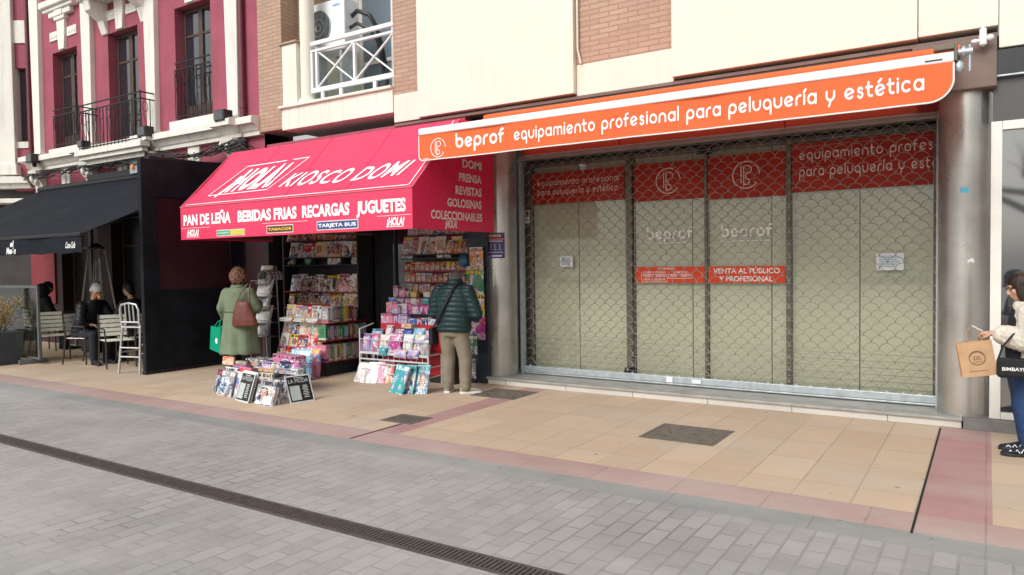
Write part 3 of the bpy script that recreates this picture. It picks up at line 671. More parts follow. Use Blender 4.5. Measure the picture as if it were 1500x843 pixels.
# ------------------------------------------------------------------ across the street (seen in the glass)
t = thing('street_tree', 'bare pollarded street tree reflected in the right hand shop window', 'tree', (2.0, -7, 0))
BK = plain('bark', (.10, .085, .07), .9, 0, .3, 8, .01, 12); m = MB(); m.tube([(2.0, -7, 0), (2.05, -7, 1.5), (1.95, -7, 2.6)], [.22, .17, .16], 12)
rg = random.Random(4)
for i in range(7):
    a = i*.9+.2; p = Vector((1.95, -7, 2.5)); pts = [p]; r_ = [.12]
    for j in range(5): p = p+Vector((math.cos(a)*.55+rg.uniform(-.2, .2), math.sin(a)*.4, rg.uniform(.05, .5))); pts.append(p); r_.append(.11-.015*j+(.03 if j == 4 else 0))
    m.tube(pts, r_, 8)
    for q in range(7): e = p+Vector((rg.uniform(-.6, .6), rg.uniform(-.6, .6), rg.uniform(.3, 1.0))); m.tube([p, (p+e)/2+Vector((.05, 0, .05)), e], [.02, .012, .005], 5)
obj('trunk', m, BK, t, smooth=True)
# ================================================================== red building
RY = 8.1
RB = thing('red_building', 'old crimson building with white pilasters, cornice and iron balconies', 'building', (-14, 9, 0))
def Q(name, mb, mat, parent=None, **k): return obj(name, mb, mat, parent or RB, **k)
wins = [(-17.05, -16.03, 4.22, 6.29), (-14.83, -13.77, 3.98, 6.31), (-12.56, -11.50, 4.30, 6.36)]
Q('wall', MB().wall(-18.05, -10.125, 3.3, 10, RY, .42, wins+[(-17.05, -16.03, 7.35, 9.6), (-14.83, -13.77, 7.2, 9.6), (-12.56, -11.50, 7.5, 9.6)]), M['red_render'])
Q('wall', MB().wall(-18.05, -10.125, 2.9, 3.299, RY, .3, []), M['red_render']); Q('wall', MB().wall(-18.05, -10.125, 0, 2.899, RY-.02, .3, [(-16.9, -15.4, .1, 2.7), (-14.9, -13.0, .1, 2.7), (-12.7, -10.9, .1, 2.7)]), streaked('shaded_wall', (.030, .008, .010), .7, .3)); a_ = onY(47, 412, RY-.05); b_ = onY(80, 378, RY-.05); Q('red_wall_patch', MB().box(a_.x, RY-.06, a_.z-.5, b_.x, RY-.021, b_.z+.2), plain('red_wall_patch', (.20, .022, .03), .6))  # terrace shade put into the lower wall's colour; one patch keeps the lit red
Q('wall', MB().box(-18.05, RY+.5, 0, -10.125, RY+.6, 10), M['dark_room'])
allw = wins+[(-17.05, -16.03, 7.35, 9.6), (-14.83, -13.77, 7.2, 9.6), (-12.56, -11.50, 7.5, 9.6)]
M['dim_glass'] = plain('dim_glass', (.02, .018, .017), .25, spec=.12)
def casement(x0, x1, z0, z1, y, gm=None):
    f = MB(); e = .07; c = (x0+x1)/2
    f.box(x0, y, z0, x0+e, y+.06, z1).box(x1-e, y, z0, x1, y+.06, z1).box(x0+e, y, z1-e, x1-e, y+.06, z1).box(x0+e, y, z0, x1-e, y+.06, z0+.3).box(c-.06, y-.01, z0+.301, c+.06, y+.05, z1-e-.001)
    f.box(x0+e, y+.005, z0+(z1-z0)*.75, c-.061, y+.05, z0+(z1-z0)*.75+.05).box(c+.061, y+.005, z0+(z1-z0)*.75, x1-e, y+.05, z0+(z1-z0)*.75+.05)
    o = Q('window', f, M['wood_dark'], bevel=.006)
    obj('pane', MB().box(x0+e, y+.02, z0+.3, x1-e, y+.03, z1-e), gm or M['dark_glass'], o); return o
for a in allw: casement(*a, RY+.17)
for a, b in ((-16.9, -15.4), (-14.9, -13.0), (-12.7, -10.9)): casement(a, b, .1, 2.7, RY+.2, M['dim_glass'])
# pilasters (battered), cornice, capitals
pc = [-10.82, -13.24, -15.5, -17.65]
def pilaster(cx, z0, z1, w0, w1, d=.1):
    m = MB(); m.add([(cx-w0/2, RY-d, z0), (cx+w0/2, RY-d, z0), (cx+w0/2, RY+.01, z0), (cx-w0/2, RY+.01, z0), (cx-w1/2, RY-d, z1), (cx+w1/2, RY-d, z1), (cx+w1/2, RY+.01, z1), (cx-w1/2, RY+.01, z1)], [(0, 3, 2, 1), (4, 5, 6, 7), (0, 1, 5, 4), (1, 2, 6, 5), (2, 3, 7, 6), (3, 0, 4, 7)])
    m.box(cx-w0*.62, RY-d-.03, z0, cx+w0*.62, RY+.01, z0+.07)
    return Q('pilaster', m, M['white_stone'], bevel=.012)
for cx in pc: pilaster(cx, 4.13, 10, .27, .46)
prof = [(.0, 3.80), (.10, 3.80), (.10, 3.86), (.13, 3.88), (.17, 3.95), (.19, 3.97), (.26, 3.98), (.26, 4.08), (.23, 4.10), (.0, 4.13)]
def cornice(x0, x1, k=1.0): return Q('cornice', MB().prism([(x0, RY-d*k, z) for d, z in prof], (x1-x0, 0, 0)), M['white_stone'])
cornice(-18.06, -10.13)
for cx in pc: cornice(cx-.27, cx+.27, 1.45)
for cx in pc:                                         # corbel capitals with foliage scrolls under the cornice
    m = MB(); m.prism([(cx-.16, RY-.0, 3.3), (cx-.16, RY-.06, 3.3), (cx-.16, RY-.1, 3.5), (cx-.16, RY-.2, 3.66), (cx-.16, RY-.24, 3.795), (cx-.16, RY, 3.795)], (.32, 0, 0))
    for sx in (-1, 1):
        m.cyl((cx+sx*.17-.02, RY-.17, 3.70), (cx+sx*.17+.02, RY-.17, 3.70), .075, n=14)
        for i in range(5): m.ell((cx+sx*(.03+.03*i), RY-.15-.015*(i % 2), 3.52+.035*i), .035, .05, .055, 8, 6)
    m.ell((cx, RY-.22, 3.62), .05, .05, .09, 10, 7)
    Q('capital', m, M['white_stone'], smooth=True)
    Q('pilaster', MB().box(cx-.12, RY-.06, 2.9, cx+.12, RY+.01, 3.299), M['white_stone'], bevel=.01)
for a, b in zip(pc[:-1], pc[1:]):
    cx = (a+b)/2; Q('pilaster', MB().box(cx-.17, RY-.05, 2.95, cx+.17, RY+.01, 3.798).box(cx-.05, RY-.085, 3.2, cx+.05, RY-.049, 3.7), M['white_stone'], bevel=.012)
# sills, keystones, labels
for a in (wins[0], wins[2]): Q('sill', MB().box(a[0]-.12, RY-.09, 4.132, a[1]+.12, RY+.2, a[2]-.002), M['white_stone'], bevel=.012)
for a in wins:
    cx = (a[0]+a[1])/2; m = MB(); z = a[3]
    m.prism([(cx-.11, RY-.07, z+.0), (cx+.11, RY-.07, z+.0), (cx+.17, RY-.07, z+.62), (cx-.17, RY-.07, z+.62)], (0, .08, 0))
    m.box(cx-.21, RY-.1, z+.621, cx+.21, RY+.01, z+.70).box(cx-.16, RY-.12, z+.70, cx+.16, RY+.01, z+.82)
    m.box(cx-.55, RY-.03, z+.25, cx-.18, RY+.01, z+.44).box(cx+.18, RY-.03, z+.25, cx+.55, RY+.01, z+.44)
    for s_ in (-1, 1):
        for i in range(3): m.ell((cx+s_*(.27+.11*i), RY-.03, z+.345), .045, .02, .06, 10, 6)
    Q('keystone', m, M['white_stone'], bevel=.006)
a = wins[0]; cx = (a[0]+a[1])/2
Q('window_hood', MB().box(cx-.62, RY-.14, 7.12, cx+.62, RY+.01, 7.2).box(cx-.66, RY-.2, 7.201, cx+.66, RY+.01, 7.34).box(cx-.45, RY-.1, 7.0, cx+.45, RY+.01, 7.119), M['white_stone'], bevel=.02)
a = wins[2]; cx = (a[0]+a[1])/2
Q('window_hood', MB().box(cx-.62, RY-.14, 7.32, cx+.62, RY+.01, 7.49), M['white_stone'], bevel=.02)
m = MB().box(-15.35, RY-.55, 6.98, -13.1, RY+.01, 7.18).box(-15.2, RY-.42, 6.9, -13.25, RY+.01, 6.979)
for x in (-15.0, -13.6): m.prism([(x, RY-.4, 6.899), (x, RY-.36, 6.7), (x, RY-.12, 6.55), (x, RY-.04, 6.3), (x, RY+.01, 6.3), (x, RY+.01, 6.899)], (.22, 0, 0))
Q('upper_balcony', m, M['white_stone'], bevel=.02)
# balcony with iron railing, and window guards
BY = 7.73
Q('balcony_slab', MB().box(-15.32, BY-.02, 3.78, -13.08, RY-.27, 3.86).box(-15.38, BY-.08, 3.861, -13.02, RY-.262, 3.97).box(-15.22, BY+.08, 3.70, -13.18, RY-.27, 3.779), M['white_stone'], bevel=.014)
def railing(x0, x1, y, z0, z1, back=None, rows=(0.0, .12)):
    m = MB(); 
    segs = [((x0, y), (x1, y))]
    if back: segs += [((x0, y), (x0, back)), ((x1, y), (x1, back))]
    for (xa, ya), (xb, yb) in segs:
        for dz in rows: m.bar((xa, ya, z1-dz), (xb, yb, z1-dz), .022)
        m.bar((xa, ya, z0+.05), (xb, yb, z0+.05), .02)
        L = math.hypot(xb-xa, yb-ya); n = max(2, int(L/.125))
        for i in range(n+1):
            t_ = i/n; x, yy = xa+(xb-xa)*t_, ya+(yb-ya)*t_; m.cyl((x, yy, z0), (x, yy, z1-rows[-1]), .0085, n=6)
            if i < n and i % 2 == 0:
                t2 = (i+.5)/n; px, py = xa+(xb-xa)*t2, ya+(yb-ya)*t2; dx, dy = (xb-xa)/L, (yb-ya)/L
                m.tube([(px+dx*.05*math.sin(2*math.pi*j/12), py+dy*.05*math.sin(2*math.pi*j/12), z1-rows[-1]-.14+.10*math.cos(2*math.pi*j/12)) for j in range(12)], .006, 5, closed=True)
                m.tube([(px+dx*.03*math.sin(5*j/12), py+dy*.03*math.sin(5*j/12), z0+.08+(z1-z0)*.5*j/12) for j in range(13)], .006, 5)
    for xa in ((x0, x1) if back else ()): m.cyl((xa, y, z0), (xa, y, z1+.03), .014, n=8)
    return Q('balcony_railing', m, M['black_metal'])
railing(-15.3, -13.12, BY, 3.975, 4.87, RY)
railing(wins[0][0]+.01, wins[0][1]-.01, RY-.03, 4.25, 5.05); railing(wins[2][0]+.01, wins[2][1]-.01, RY-.03, 4.33, 5.35)
for x in (-10.58, -18.0): Q('downpipe', MB().cyl((x, RY-.07, 3.2 if x > -12 else 3.5), (x, RY-.07, 10), .045, n=14).cyl((x, RY-.07, 4.3), (x, RY-.07, 4.36), .055, n=14), M['pipe'], smooth=True)
Q('junction_box', MB().box(-13.75, RY-.16, 3.16, -13.5, RY+.0, 3.5), M['galv'], bevel=.01)
# floodlights on the cornice
def flood(px, py, label, s=1.0):
    c = onY(px, py, RY-.3); t = thing('floodlight', label, 'floodlight', (c.x, c.y, c.z-.12))
    obj('housing', MB().box(c.x-.13*s, c.y-.10, c.z-.09*s, c.x+.13*s, c.y+.08, c.z+.1*s), M['plastic_black'], t, bevel=.012)
    obj('lens', MB().box(c.x-.11*s, c.y-.108, c.z-.07*s, c.x+.11*s, c.y-.1, c.z+.08*s), M['dark_glass'], t)
    obj('bracket', MB().box(c.x-.02, c.y-.02, c.z-.17, c.x+.02, c.y+.05, c.z-.09*s), M['black_metal'], t)
flood(328, 171, 'black floodlight on the cornice at the pilaster nearest the brick wall'); flood(214, 194, 'black floodlight on the cornice at the balcony railing end'); flood(49, 233, 'black floodlight on the cornice at the far corner of the crimson building'); flood(124, 212, 'small black floodlight behind the foot of the iron balcony railing', .7)
# cables under the cornice
m = MB(); rng = random.Random(3)
for i in range(9):
    pts = []; y0 = RY-.2-.06*rng.random(); ph = rng.random()*6
    for j in range(25):
        x = -18+7.7*j/24; pts.append((x, y0+.03*math.sin(j*.9+ph), 3.76-.07*abs(math.sin(j*.55+ph))-.02*i*rng.random()-(.10 if x > -13 else 0)*math.sin((x+13)/2.6*math.pi)**2))
    m.tube(pts, .011, 5)
for i in range(7):
    a = Vector((-11.3+.1*i, RY-.22, 3.72)); m.tube([a, a+Vector((.3, -.1, -.1-.03*i)), a+Vector((.7, -.05, .02-.05*i)), (-10.3, RY-.1, 3.6-.07*i), (-10.2, RY-.02, 3.2)], .014, 6)
tag(obj('cable_bundle', m, M['cable'], smooth=True, auto=False), 'tangled black cables sagging under the white cornice', 'cables')
t = thing('junction_box', 'small grey alarm box with orange lamp under the iron balcony', 'alarm box', (-13.2, RY-.2, 3.3))
c = onY(197, 244, RY-.2)
obj('casing', MB().box(c.x-.12, c.y-.03, c.z-.14, c.x+.12, RY-.052, c.z+.14), M['galv'], t, bevel=.01); obj('lamp', MB().lathe((c.x+.02, c.y-.04, c.z-.06), [(.04, 0), (.045, .04), (.03, .09), (.005, .1)], 12), plain('amber', (.7, .22, .03), .3), t, smooth=True)

# ------------------------------------------------------------------ what is beyond the crimson building
CN = thing('corner_pavilion', 'white column bay beyond the downpipe at the crimson corner', 'building', (-18.6, 7.8, 0))
D = Vector((-.84, -.54, 0)); N = Vector((.54, -.84, 0)); O = Vector((-18.07, 8.12, 0))
def cb(mb, s0, s1, z0, z1, n0=-.3, n1=0): 
    c = O+D*(s0+s1)/2+N*(n0+n1)/2+Vector((0, 0, (z0+z1)/2)); return mb.obox(c, D*(s1-s0)/2, N*(n1-n0)/2, (0, 0, (z1-z0)/2))
obj('wall', cb(cb(cb(MB(), .04, .42, 3.4, 4.5), .04, .42, 6.15, 10), .0, .12, 4.5, 6.15), M['red_render'], CN)
obj('window', cb(MB(), .121, .42, 4.5, 6.149, -.3, -.16), M['wood_dark'], CN); obj('pane', cb(MB(), .19, .40, 4.6, 6.1, -.159, -.15), M['dark_glass'], CN)
obj('band', cb(MB(), .05, .40, 6.7, 7.2, -.1, .03), M['white_stone'], CN); obj('sill', cb(MB(), .05, .4, 4.36, 4.5, -.1, .03), M['white_stone'], CN)
obj('pilaster', cb(cb(MB(), .36, .74, 3.98, 10, -.2, .1), .3, .8, 3.75, 3.975, -.2, .16), M['white_stone'], CN, bevel=.012)
obj('cornice', cb(cb(cb(MB(), .0, 1.6, 3.55, 3.7, -.2, .25), 0, 1.6, 3.45, 3.549, -.2, .15), 0, 1.6, 3.1, 3.2, -.2, .35), M['white_stone'], CN, bevel=.01)
obj('wall', cb(MB(), .05, 1.6, 0, 3.449, -.3, -.1), M['dark_room'], CN)
G2 = thing('grey_building', 'pale grey building with balconies far behind the white column', 'building', (-30, 12, 0))
m = MB(); D2 = D; O2 = Vector((-24.5, 9.5, 0))
def cb2(mb, s0, s1, z0, z1, n0, n1):
    c = O2+D*(s0+s1)/2+N*(n0+n1)/2+Vector((0, 0, (z0+z1)/2)); return mb.obox(c, D*(s1-s0)/2, N*(n1-n0)/2, (0, 0, (z1-z0)/2))
obj('wall', cb2(MB(), -2, 9, 0, 14, -.5, 0), plain('grey_render', (.55, .54, .53), .8, 0, .1, 2, dirt=.2), G2)
for z in (3.2, 6.0, 8.8): obj('balcony', cb2(cb2(MB(), -2, 9, z, z+.15, 0, .5), -2, 9, z+.16, z+.9, .42, .5), M['white_stone'], G2)
for z in (4.2, 7.0):
    for i in range(5): obj('window', cb2(MB(), -1.4+i*1.9, -.2+i*1.9, z, z+1.6, 0, .02), M['dark_glass'], G2)

# ================================================================== terrace
t = thing('terrace_screen', 'tall black terrace side screen with dark wine window panel', 'screen', (-10.7, 7.2, 0))
sx = -10.7
fr = MB(); fr.box(sx-.04, 6.25, 0, sx+.04, 6.50, 3.27).box(sx-.04, 7.78, 0, sx+.04, 8.03, 3.36).box(sx-.035, 6.501, 0, sx+.035, 7.779, 1.27)
fr.prism([(sx-.035, 6.501, 2.70), (sx-.035, 7.779, 2.70), (sx-.035, 7.779, 3.35), (sx-.035, 6.501, 3.28)], (.07, 0, 0))
obj('frame', fr, M['black_panel'], t, bevel=.006)
obj('window_panel', MB().box(sx-.012, 6.501, 1.271, sx+.012, 7.779, 2.699), M['wine_panel'], t)
obj('foot_rail', MB().box(sx-.05, 6.24, 0, sx+.05, 8.03, .05), M['black_metal'], t)
a = onX(216, 231, sx); b = onX(326, 243, sx)
obj('top_bar', MB().bar(a, b, .06, .05), M['black_metal'], t)
# awning
t = thing('terrace_awning', 'black canvas terrace awning with white brand lettering on its valance', 'awning', (-14, 5.5, 1.85))
F0, F1 = -17.5, -10.86; fy, fz, by, bz = 5.47, 2.12, 7.92, 3.32
m = MB(); n = 14
for i in range(26):
    for j in range(n):
        def pt(a_, b_):
            x = F0+(F1-F0)*a_/26; q = b_/n; return (x, fy+(by-fy)*q, fz+(bz-fz)*q-.05*math.sin(math.pi*q)*(1+.25*math.sin(x*3)))
        m.quad(pt(i, j), pt(i+1, j), pt(i+1, j+1), pt(i, j+1))
obj('canvas', m, M['black_canvas'], t, smooth=True)
def tv(x): return fy-.01+.012*math.sin(x*4)
m = MB()
for i in range(80):
    a, b = F0+(F1-F0)*i/80, F0+(F1-F0)*(i+1)/80
    m.quad((a, tv(a), 1.845+.008*math.sin(a*9)), (b, tv(b), 1.845+.008*math.sin(b*9)), (b, tv(b), 2.10), (a, tv(a), 2.10))
VL = obj('valance', m, M['black_canvas'], t, smooth=True)
obj('front_bar', MB().box(F0, fy-.03, 2.085, F1, fy+.04, 2.135), M['black_metal'], t, bevel=.01)
mb = MB(); a = onY(95, 366, fy-.03)
write(mb, 'Coca-Cola', (a.x, 0, 1.92), EX, EZ, .255, .085, .02, .35, 0)
a = onY(9, 377, fy-.03); write(mb, 'el', (a.x+.13, 0, 1.98), EX, EZ, .11, .09, .03, .25, 0); write(mb, 'Mesón', (a.x, 0, 1.87), EX, EZ, .31, .095, .035, .2, 0)
mb.v = [Vector((p.x, tv(p.x)-.005, p.z)) for p in mb.v]; obj('lettering', mb, M['white_paint'], VL)
obj('cassette', MB().cyl((F0, 7.97, 3.36), (F1, 7.97, 3.36), .07).box(-15.4, 7.9, 3.40, -13.6, 8.06, 3.52), M['black_metal'], t, smooth=True)
for x in (-11.6, -14.2, -16.8): obj('arm', MB().bar((x, 7.95, 3.2), (x+.35, 6.8, 2.55), .05).bar((x+.35, 6.8, 2.55), (x, fy+.05, 2.08), .045), M['black_metal'], t)
for x in (-15.2,): obj('post', MB().box(x-.03, fy+.02, 0, x+.03, fy+.08, 2.08), M['black_metal'], t)

# terrace furniture
WS = plain('slat_ivory', (.88, .86, .74), .5, 0, .1, 14); DF = plain('chair_frame', (.06, .055, .05), .4, .5, .2, 20); AL = plain('stool_aluminium', (.55, .55, .53), .32, .7, .1, 10)
def slat_chair():
    t = thing('terrace_chair', '', 'chair', (0, 0, 0), 0, 'slatted terrace chairs')
    for s_ in (-1, 1):
        obj('leg', MB().tube([(s_*.22, -.20, 0), (s_*.22, -.19, .44)], .013, 8), DF, t, smooth=True)
        obj('leg', MB().tube([(s_*.22, .28, 0), (s_*.22, .2, .44), (s_*.21, .26, .86)], .013, 8), DF, t, smooth=True)
        obj('arm', MB().tube([(s_*.22, -.19, .44), (s_*.24, -.2, .64), (s_*.24, .21, .66)], .012, 8), DF, t, smooth=True)
    st = MB()
    for i in range(6): st.box(-.21, -.20+i*.07, .44, .21, -.14+i*.07, .452)
    obj('seat', st, WS, t, bevel=.003)
    bk = MB()
    for i in range(5): z = .53+i*.072; y = .215+(z-.44)*.115; bk.obox((0, y, z), (.205, 0, 0), (0, .006, 0), (0, .003, .029))
    obj('backrest', bk, WS, t, bevel=.003); return t
ch0 = slat_chair()
PY2 = 7.05; PX2 = onY(197, 440, PY2).x; PY3 = 7.1; PX3 = onY(58, 440, PY3).x
def place(o, x, y, rz, label, first=[True]):
    r_ = ch0 if first[0] else copy_tree(ch0); first[0] = False
    r_.location = (x, y, 0); r_.rotation_euler = (0, 0, rz); r_['label'] = label; return r_
place(ch0, -11.98, 6.55, R(76), 'ivory slatted terrace chair standing empty next to the tall metal stool')
place(ch0, -14.0, 6.50, R(76), 'ivory slatted terrace chair standing empty next to the glass windscreen')
sc_ = place(ch0, -12.97, 6.55, R(110), 'slatted terrace chair under the seated person in black puffer jacket')
place(ch0, PX2, PY2, R(-75), 'slatted terrace chair under the person facing out beside the black screen')
place(ch0, PX3, PY3, R(170), 'slatted terrace chair under the person behind the windscreen')
t = thing('bar_stool', 'tall bare aluminium bar stool with backrest beside the black screen', 'stool', (-11.05, 6.40, 0), R(196))
for s_ in (-1, 1):
    obj('leg', MB().tube([(s_*.20, -.22, 0), (s_*.17, -.17, .70)], .019, 10), AL, t, local=True, smooth=True)
    obj('leg', MB().tube([(s_*.20, .24, 0), (s_*.17, .17, .72), (s_*.17, .20, 1.0)], .019, 10), AL, t, local=True, smooth=True)
obj('seat', MB().box(-.19, -.19, .70, .19, .19, .725), AL, t, local=True, bevel=.012)
obj('backrest', MB().tube([(-.17, .185, .76), (-.175, .205, .98), (-.14, .21, 1.06), (0, .21, 1.085), (.14, .21, 1.06), (.175, .205, .98), (.17, .185, .76)], .018, 10).tube([(-.17, .19, .79), (.17, .19, .79)], .016, 8).tube([(-.075, .19, .79), (-.075, .21, 1.07)], .012, 8).tube([(0, .19, .79), (0, .21, 1.08)], .012, 8).tube([(.075, .19, .79), (.075, .21, 1.07)], .012, 8), AL, t, local=True, smooth=True)
fr = MB()
for z, e in ((.26, .19), (.40, .185)): fr.tube([(-e, -.205, z), (e, -.205, z)], .013, 8).tube([(-e, .215, z), (e, .215, z)], .013, 8)
fr.tube([(-.19, -.2, .33), (-.19, .21, .33)], .013, 8).tube([(.19, -.2, .33), (.19, .21, .33)], .013, 8)
obj('footrest', fr, AL, t, local=True, smooth=True)
def table(x, y, label):
    t = thing('terrace_table', label, 'table', (x, y, 0), 0, 'terrace tables')
    obj('tabletop', MB().box(x-.35, y-.35, .72, x+.35, y+.35, .745), DF, t, bevel=.006)
    obj('column', MB().cyl((x, y, .02), (x, y, .72), .03), AL, t, smooth=True); obj('base', MB().box(x-.22, y-.22, 0, x+.22, y+.22, .022), DF, t, bevel=.006)
table(PX2-.75, PY2, 'dark terrace table between the tall stool and the black screen'); table(-12.35, 7.75, 'dark terrace table in front of the patio heater'); table(PX3+.05, PY3+.65, 'dark terrace table behind the windscreen')
def glass_on(x, y, h, label):
    t = tag(obj('drinking_glass', MB().lathe((x, y, .746), [(.025, 0), (.03, .01), (.034, h), (.031, h), (.024, .012)], 14), M['glass'], smooth=True), label, 'glass')
glass_on(PX2-.95, PY2-.2, .14, 'tall clear glass near the corner of the table beside the tall stool'); glass_on(PX2-.82, PY2-.24, .10, 'short clear glass on the table beside the tall stool')
t = tag(obj('napkin_holder', MB().box(PX2-.6, PY2-.3, .746, PX2-.49, PY2-.24, .80).box(PX2-.59, PY2-.29, .80, PX2-.5, PY2-.25, .83), M['plastic_white'], bevel=.004), 'small white napkin holder on the table beside the tall stool', 'napkin holder')
# pyramid heater
hy = 7.62; hx = onY(144, 440, hy).x
t = thing('patio_heater', 'tall pyramid patio heater with four leaning poles and small flame', 'heater', (hx, hy, 0))
PO = plain('heater_pole', (.30, .25, .21), .4, .5, .15, 10)
obj('base', MB().add([(hx-.24, hy-.24, .02), (hx+.24, hy-.24, .02), (hx+.24, hy+.24, .02), (hx-.24, hy+.24, .02), (hx-.2, hy-.2, .8), (hx+.2, hy-.2, .8), (hx+.2, hy+.2, .8), (hx-.2, hy+.2, .8)], [(0, 3, 2, 1), (4, 5, 6, 7), (0, 1, 5, 4), (1, 2, 6, 5), (2, 3, 7, 6), (3, 0, 4, 7)]), M['black_metal'], t, bevel=.01)
for sx_ in (-1, 1):
    for sy_ in (-1, 1): obj('pole', MB().bar((hx+sx_*.22, hy+sy_*.22, .8), (hx+sx_*.10, hy+sy_*.10, 2.0), .028), PO, t)
obj('glass_tube', MB().cyl((hx, hy, .82), (hx, hy, 1.95), .055, n=18), M['glass'], t, smooth=True)
k = NT('flame'); k.b.inputs['Emission Color'].default_value = (1, .28, .04, 1); k.b.inputs['Emission Strength'].default_value = .55; k.base((.8, .2, .03)); k.fin(.6)
m = MB(); rng = random.Random(5)
for i in range(5): m.ell((hx+.018*math.sin(i*2), hy, 1.0+.07*i), .016+.006*math.sin(i*3), .014, .03, 8, 6)
obj('flame', m, k.m, t, smooth=True)
obj('cap', MB().lathe((hx, hy, 2.0), [(.16, 0), (.17, .03), (.02, .12)], 4), M['black_metal'], t)
# windscreen and planter
t = thing('windscreen', 'glass windscreen in grey frame behind the potted dry shrub', 'windscreen', (-13.9, 6.05, 0))
W0, W1, WY = -16.2, -13.52, 6.05
obj('frame', MB().box(W0, WY, 1.30, W1, WY+.04, 1.345).box(W0, WY, .08, W1, WY+.04, .12).box(W1-.045, WY, .121, W1, WY+.04, 1.299).box(W1-.3, WY-.2, 0, W1-.24, WY+.25, .079), M['alu_dark'] if False else plain('screen_frame', (.20, .21, .22), .4, .5), t, bevel=.004)
obj('pane', MB().box(W0, WY+.015, .121, W1-.046, WY+.023, 1.299), M['glass'], t)
px0 = -14.25; t = thing('planter', 'tall square dark planter with dry yellowish shrub beside the windscreen', 'planter', (px0, 5.72, 0))
m = MB(); a_, b_ = .27, .33; y0 = 5.68
m.add([(px0-a_, y0-a_, 0), (px0+a_, y0-a_, 0), (px0+a_, y0+a_, 0), (px0-a_, y0+a_, 0), (px0-b_, y0-b_, .56), (px0+b_, y0-b_, .56), (px0+b_, y0+b_, .56), (px0-b_, y0+b_, .56)], [(0, 3, 2, 1), (4, 5, 6, 7), (0, 1, 5, 4), (1, 2, 6, 5), (2, 3, 7, 6), (3, 0, 4, 7)])
obj('pot', m, plain('planter_grey', (.045, .052, .06), .5, 0, .2, 8, dirt=.2), t, bevel=.012)
rng = random.Random(11); st = MB(); lf = MB()
for i in range(46):
    a0 = rng.random()*6.28; r_ = rng.random()**.5*.42; h = rng.uniform(.3, .66)
    p0 = Vector((px0+.2*math.cos(a0)*rng.random(), y0+.2*math.sin(a0)*rng.random(), .555)); p1 = Vector((px0+r_*math.cos(a0), y0+r_*math.sin(a0), .56+h)); pm = (p0+p1)/2+Vector((rng.uniform(-.05, .05), rng.uniform(-.05, .05), .05))
    st.tube([p0, pm, p1], [.006, .004, .002], 4)
    for j in range(38):
        q = rng.uniform(.25, 1.03); p = p0+(p1-p0)*q+Vector((rng.gauss(0, .045), rng.gauss(0, .045), rng.gauss(0, .04)))
        d = Vector((rng.uniform(-1, 1), rng.uniform(-1, 1), rng.uniform(-.6, 1))).normalized()*rng.uniform(.014, .028); e = d.orthogonal().normalized()*.007
        lf.add([p-d, p+e, p+d, p-e], [(0, 1, 2, 3)])
obj('stem', st, plain('stem', (.12, .08, .05), .8), t); k = NT('dry_leaf'); k.base(k.ramp(k.noise(k.pos(), 14, 3), [(.3, (.24, .17, .06)), (.55, (.42, .27, .07)), (.75, (.17, .17, .06))])); obj('foliage', lf, k.fin(.8), t)
# ================================================================== kiosk
KB = thing('news_kiosk', 'recessed newspaper kiosk shop with dark interior under the red awning', 'kiosk', (-8, 8.6, 0))
def K(name, mb, mat, parent=None, **k): return obj(name, mb, mat, parent or KB, **k)
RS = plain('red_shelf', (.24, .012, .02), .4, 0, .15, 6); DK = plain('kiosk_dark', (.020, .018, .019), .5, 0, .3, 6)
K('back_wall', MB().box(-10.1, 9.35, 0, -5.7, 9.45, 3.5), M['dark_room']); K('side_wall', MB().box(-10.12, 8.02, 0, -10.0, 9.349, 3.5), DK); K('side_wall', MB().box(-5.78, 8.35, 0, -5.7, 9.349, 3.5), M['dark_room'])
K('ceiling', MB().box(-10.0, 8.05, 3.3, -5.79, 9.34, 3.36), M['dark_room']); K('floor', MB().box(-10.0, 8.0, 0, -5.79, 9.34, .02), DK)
K('pier', MB().box(-5.93, 8.04, 0, -5.60, 8.34, 3.5), M['dark_blue'], bevel=.008)
K('lintel', MB().box(-10.0, 8.04, 3.0, -5.935, 8.2, 3.62), M['red_render'])
# streaky dark glass door between the racks
DG = K('door', MB().box(-8.13, 8.55, 0, -8.06, 8.62, 2.4).box(-7.33, 8.55, 0, -7.27, 8.62, 2.4).box(-8.06, 8.55, 2.3, -7.33, 8.62, 2.4).box(-7.72, 8.55, .02, -7.68, 8.62, 2.3), DK, bevel=.004)
obj('pane', MB().box(-8.059, 8.58, .02, -7.331, 8.59, 2.299), M['dark_glass'], DG)
# left rack
K('rack', MB().box(-9.82, 8.46, .2, -8.15, 8.50, 2.4).box(-9.85, 8.18, .2, -9.82, 8.5, 2.4).box(-8.15, 8.18, .2, -8.12, 8.5, 2.4), DK)
for z in (.94, 1.20, 1.63, 1.75, 2.02): K('shelf', MB().box(-9.819, 8.17, z-.018, -8.151, 8.459, z), DK if z > 1.3 else RS)
# left cabinet
CX0, CX1, CY0 = -9.12, -8.05, 7.42
K('cabinet', MB().box(CX0, CY0+.03, 0, CX1-.03, 8.35, .185), plain('kick', (.012, .014, .018), .5))
K('cabinet', MB().box(CX0, CY0+.22, .19, CX1-.21, 8.35, .755), RS)
for z in (.19, .50, .755): K('shelf', MB().box(CX1-.209, CY0, z, CX1, 8.35, z+.018), RS)
K('cabinet', MB().box(CX0, 7.70, .775, CX1-.21, 7.73, 1.03), RS)
for i, z in enumerate((.19, .375, .56)): K('shelf', MB().box(CX0, CY0-.02+i*.07, z-.015, CX1-.215, CY0+.07+i*.07, z), RS)
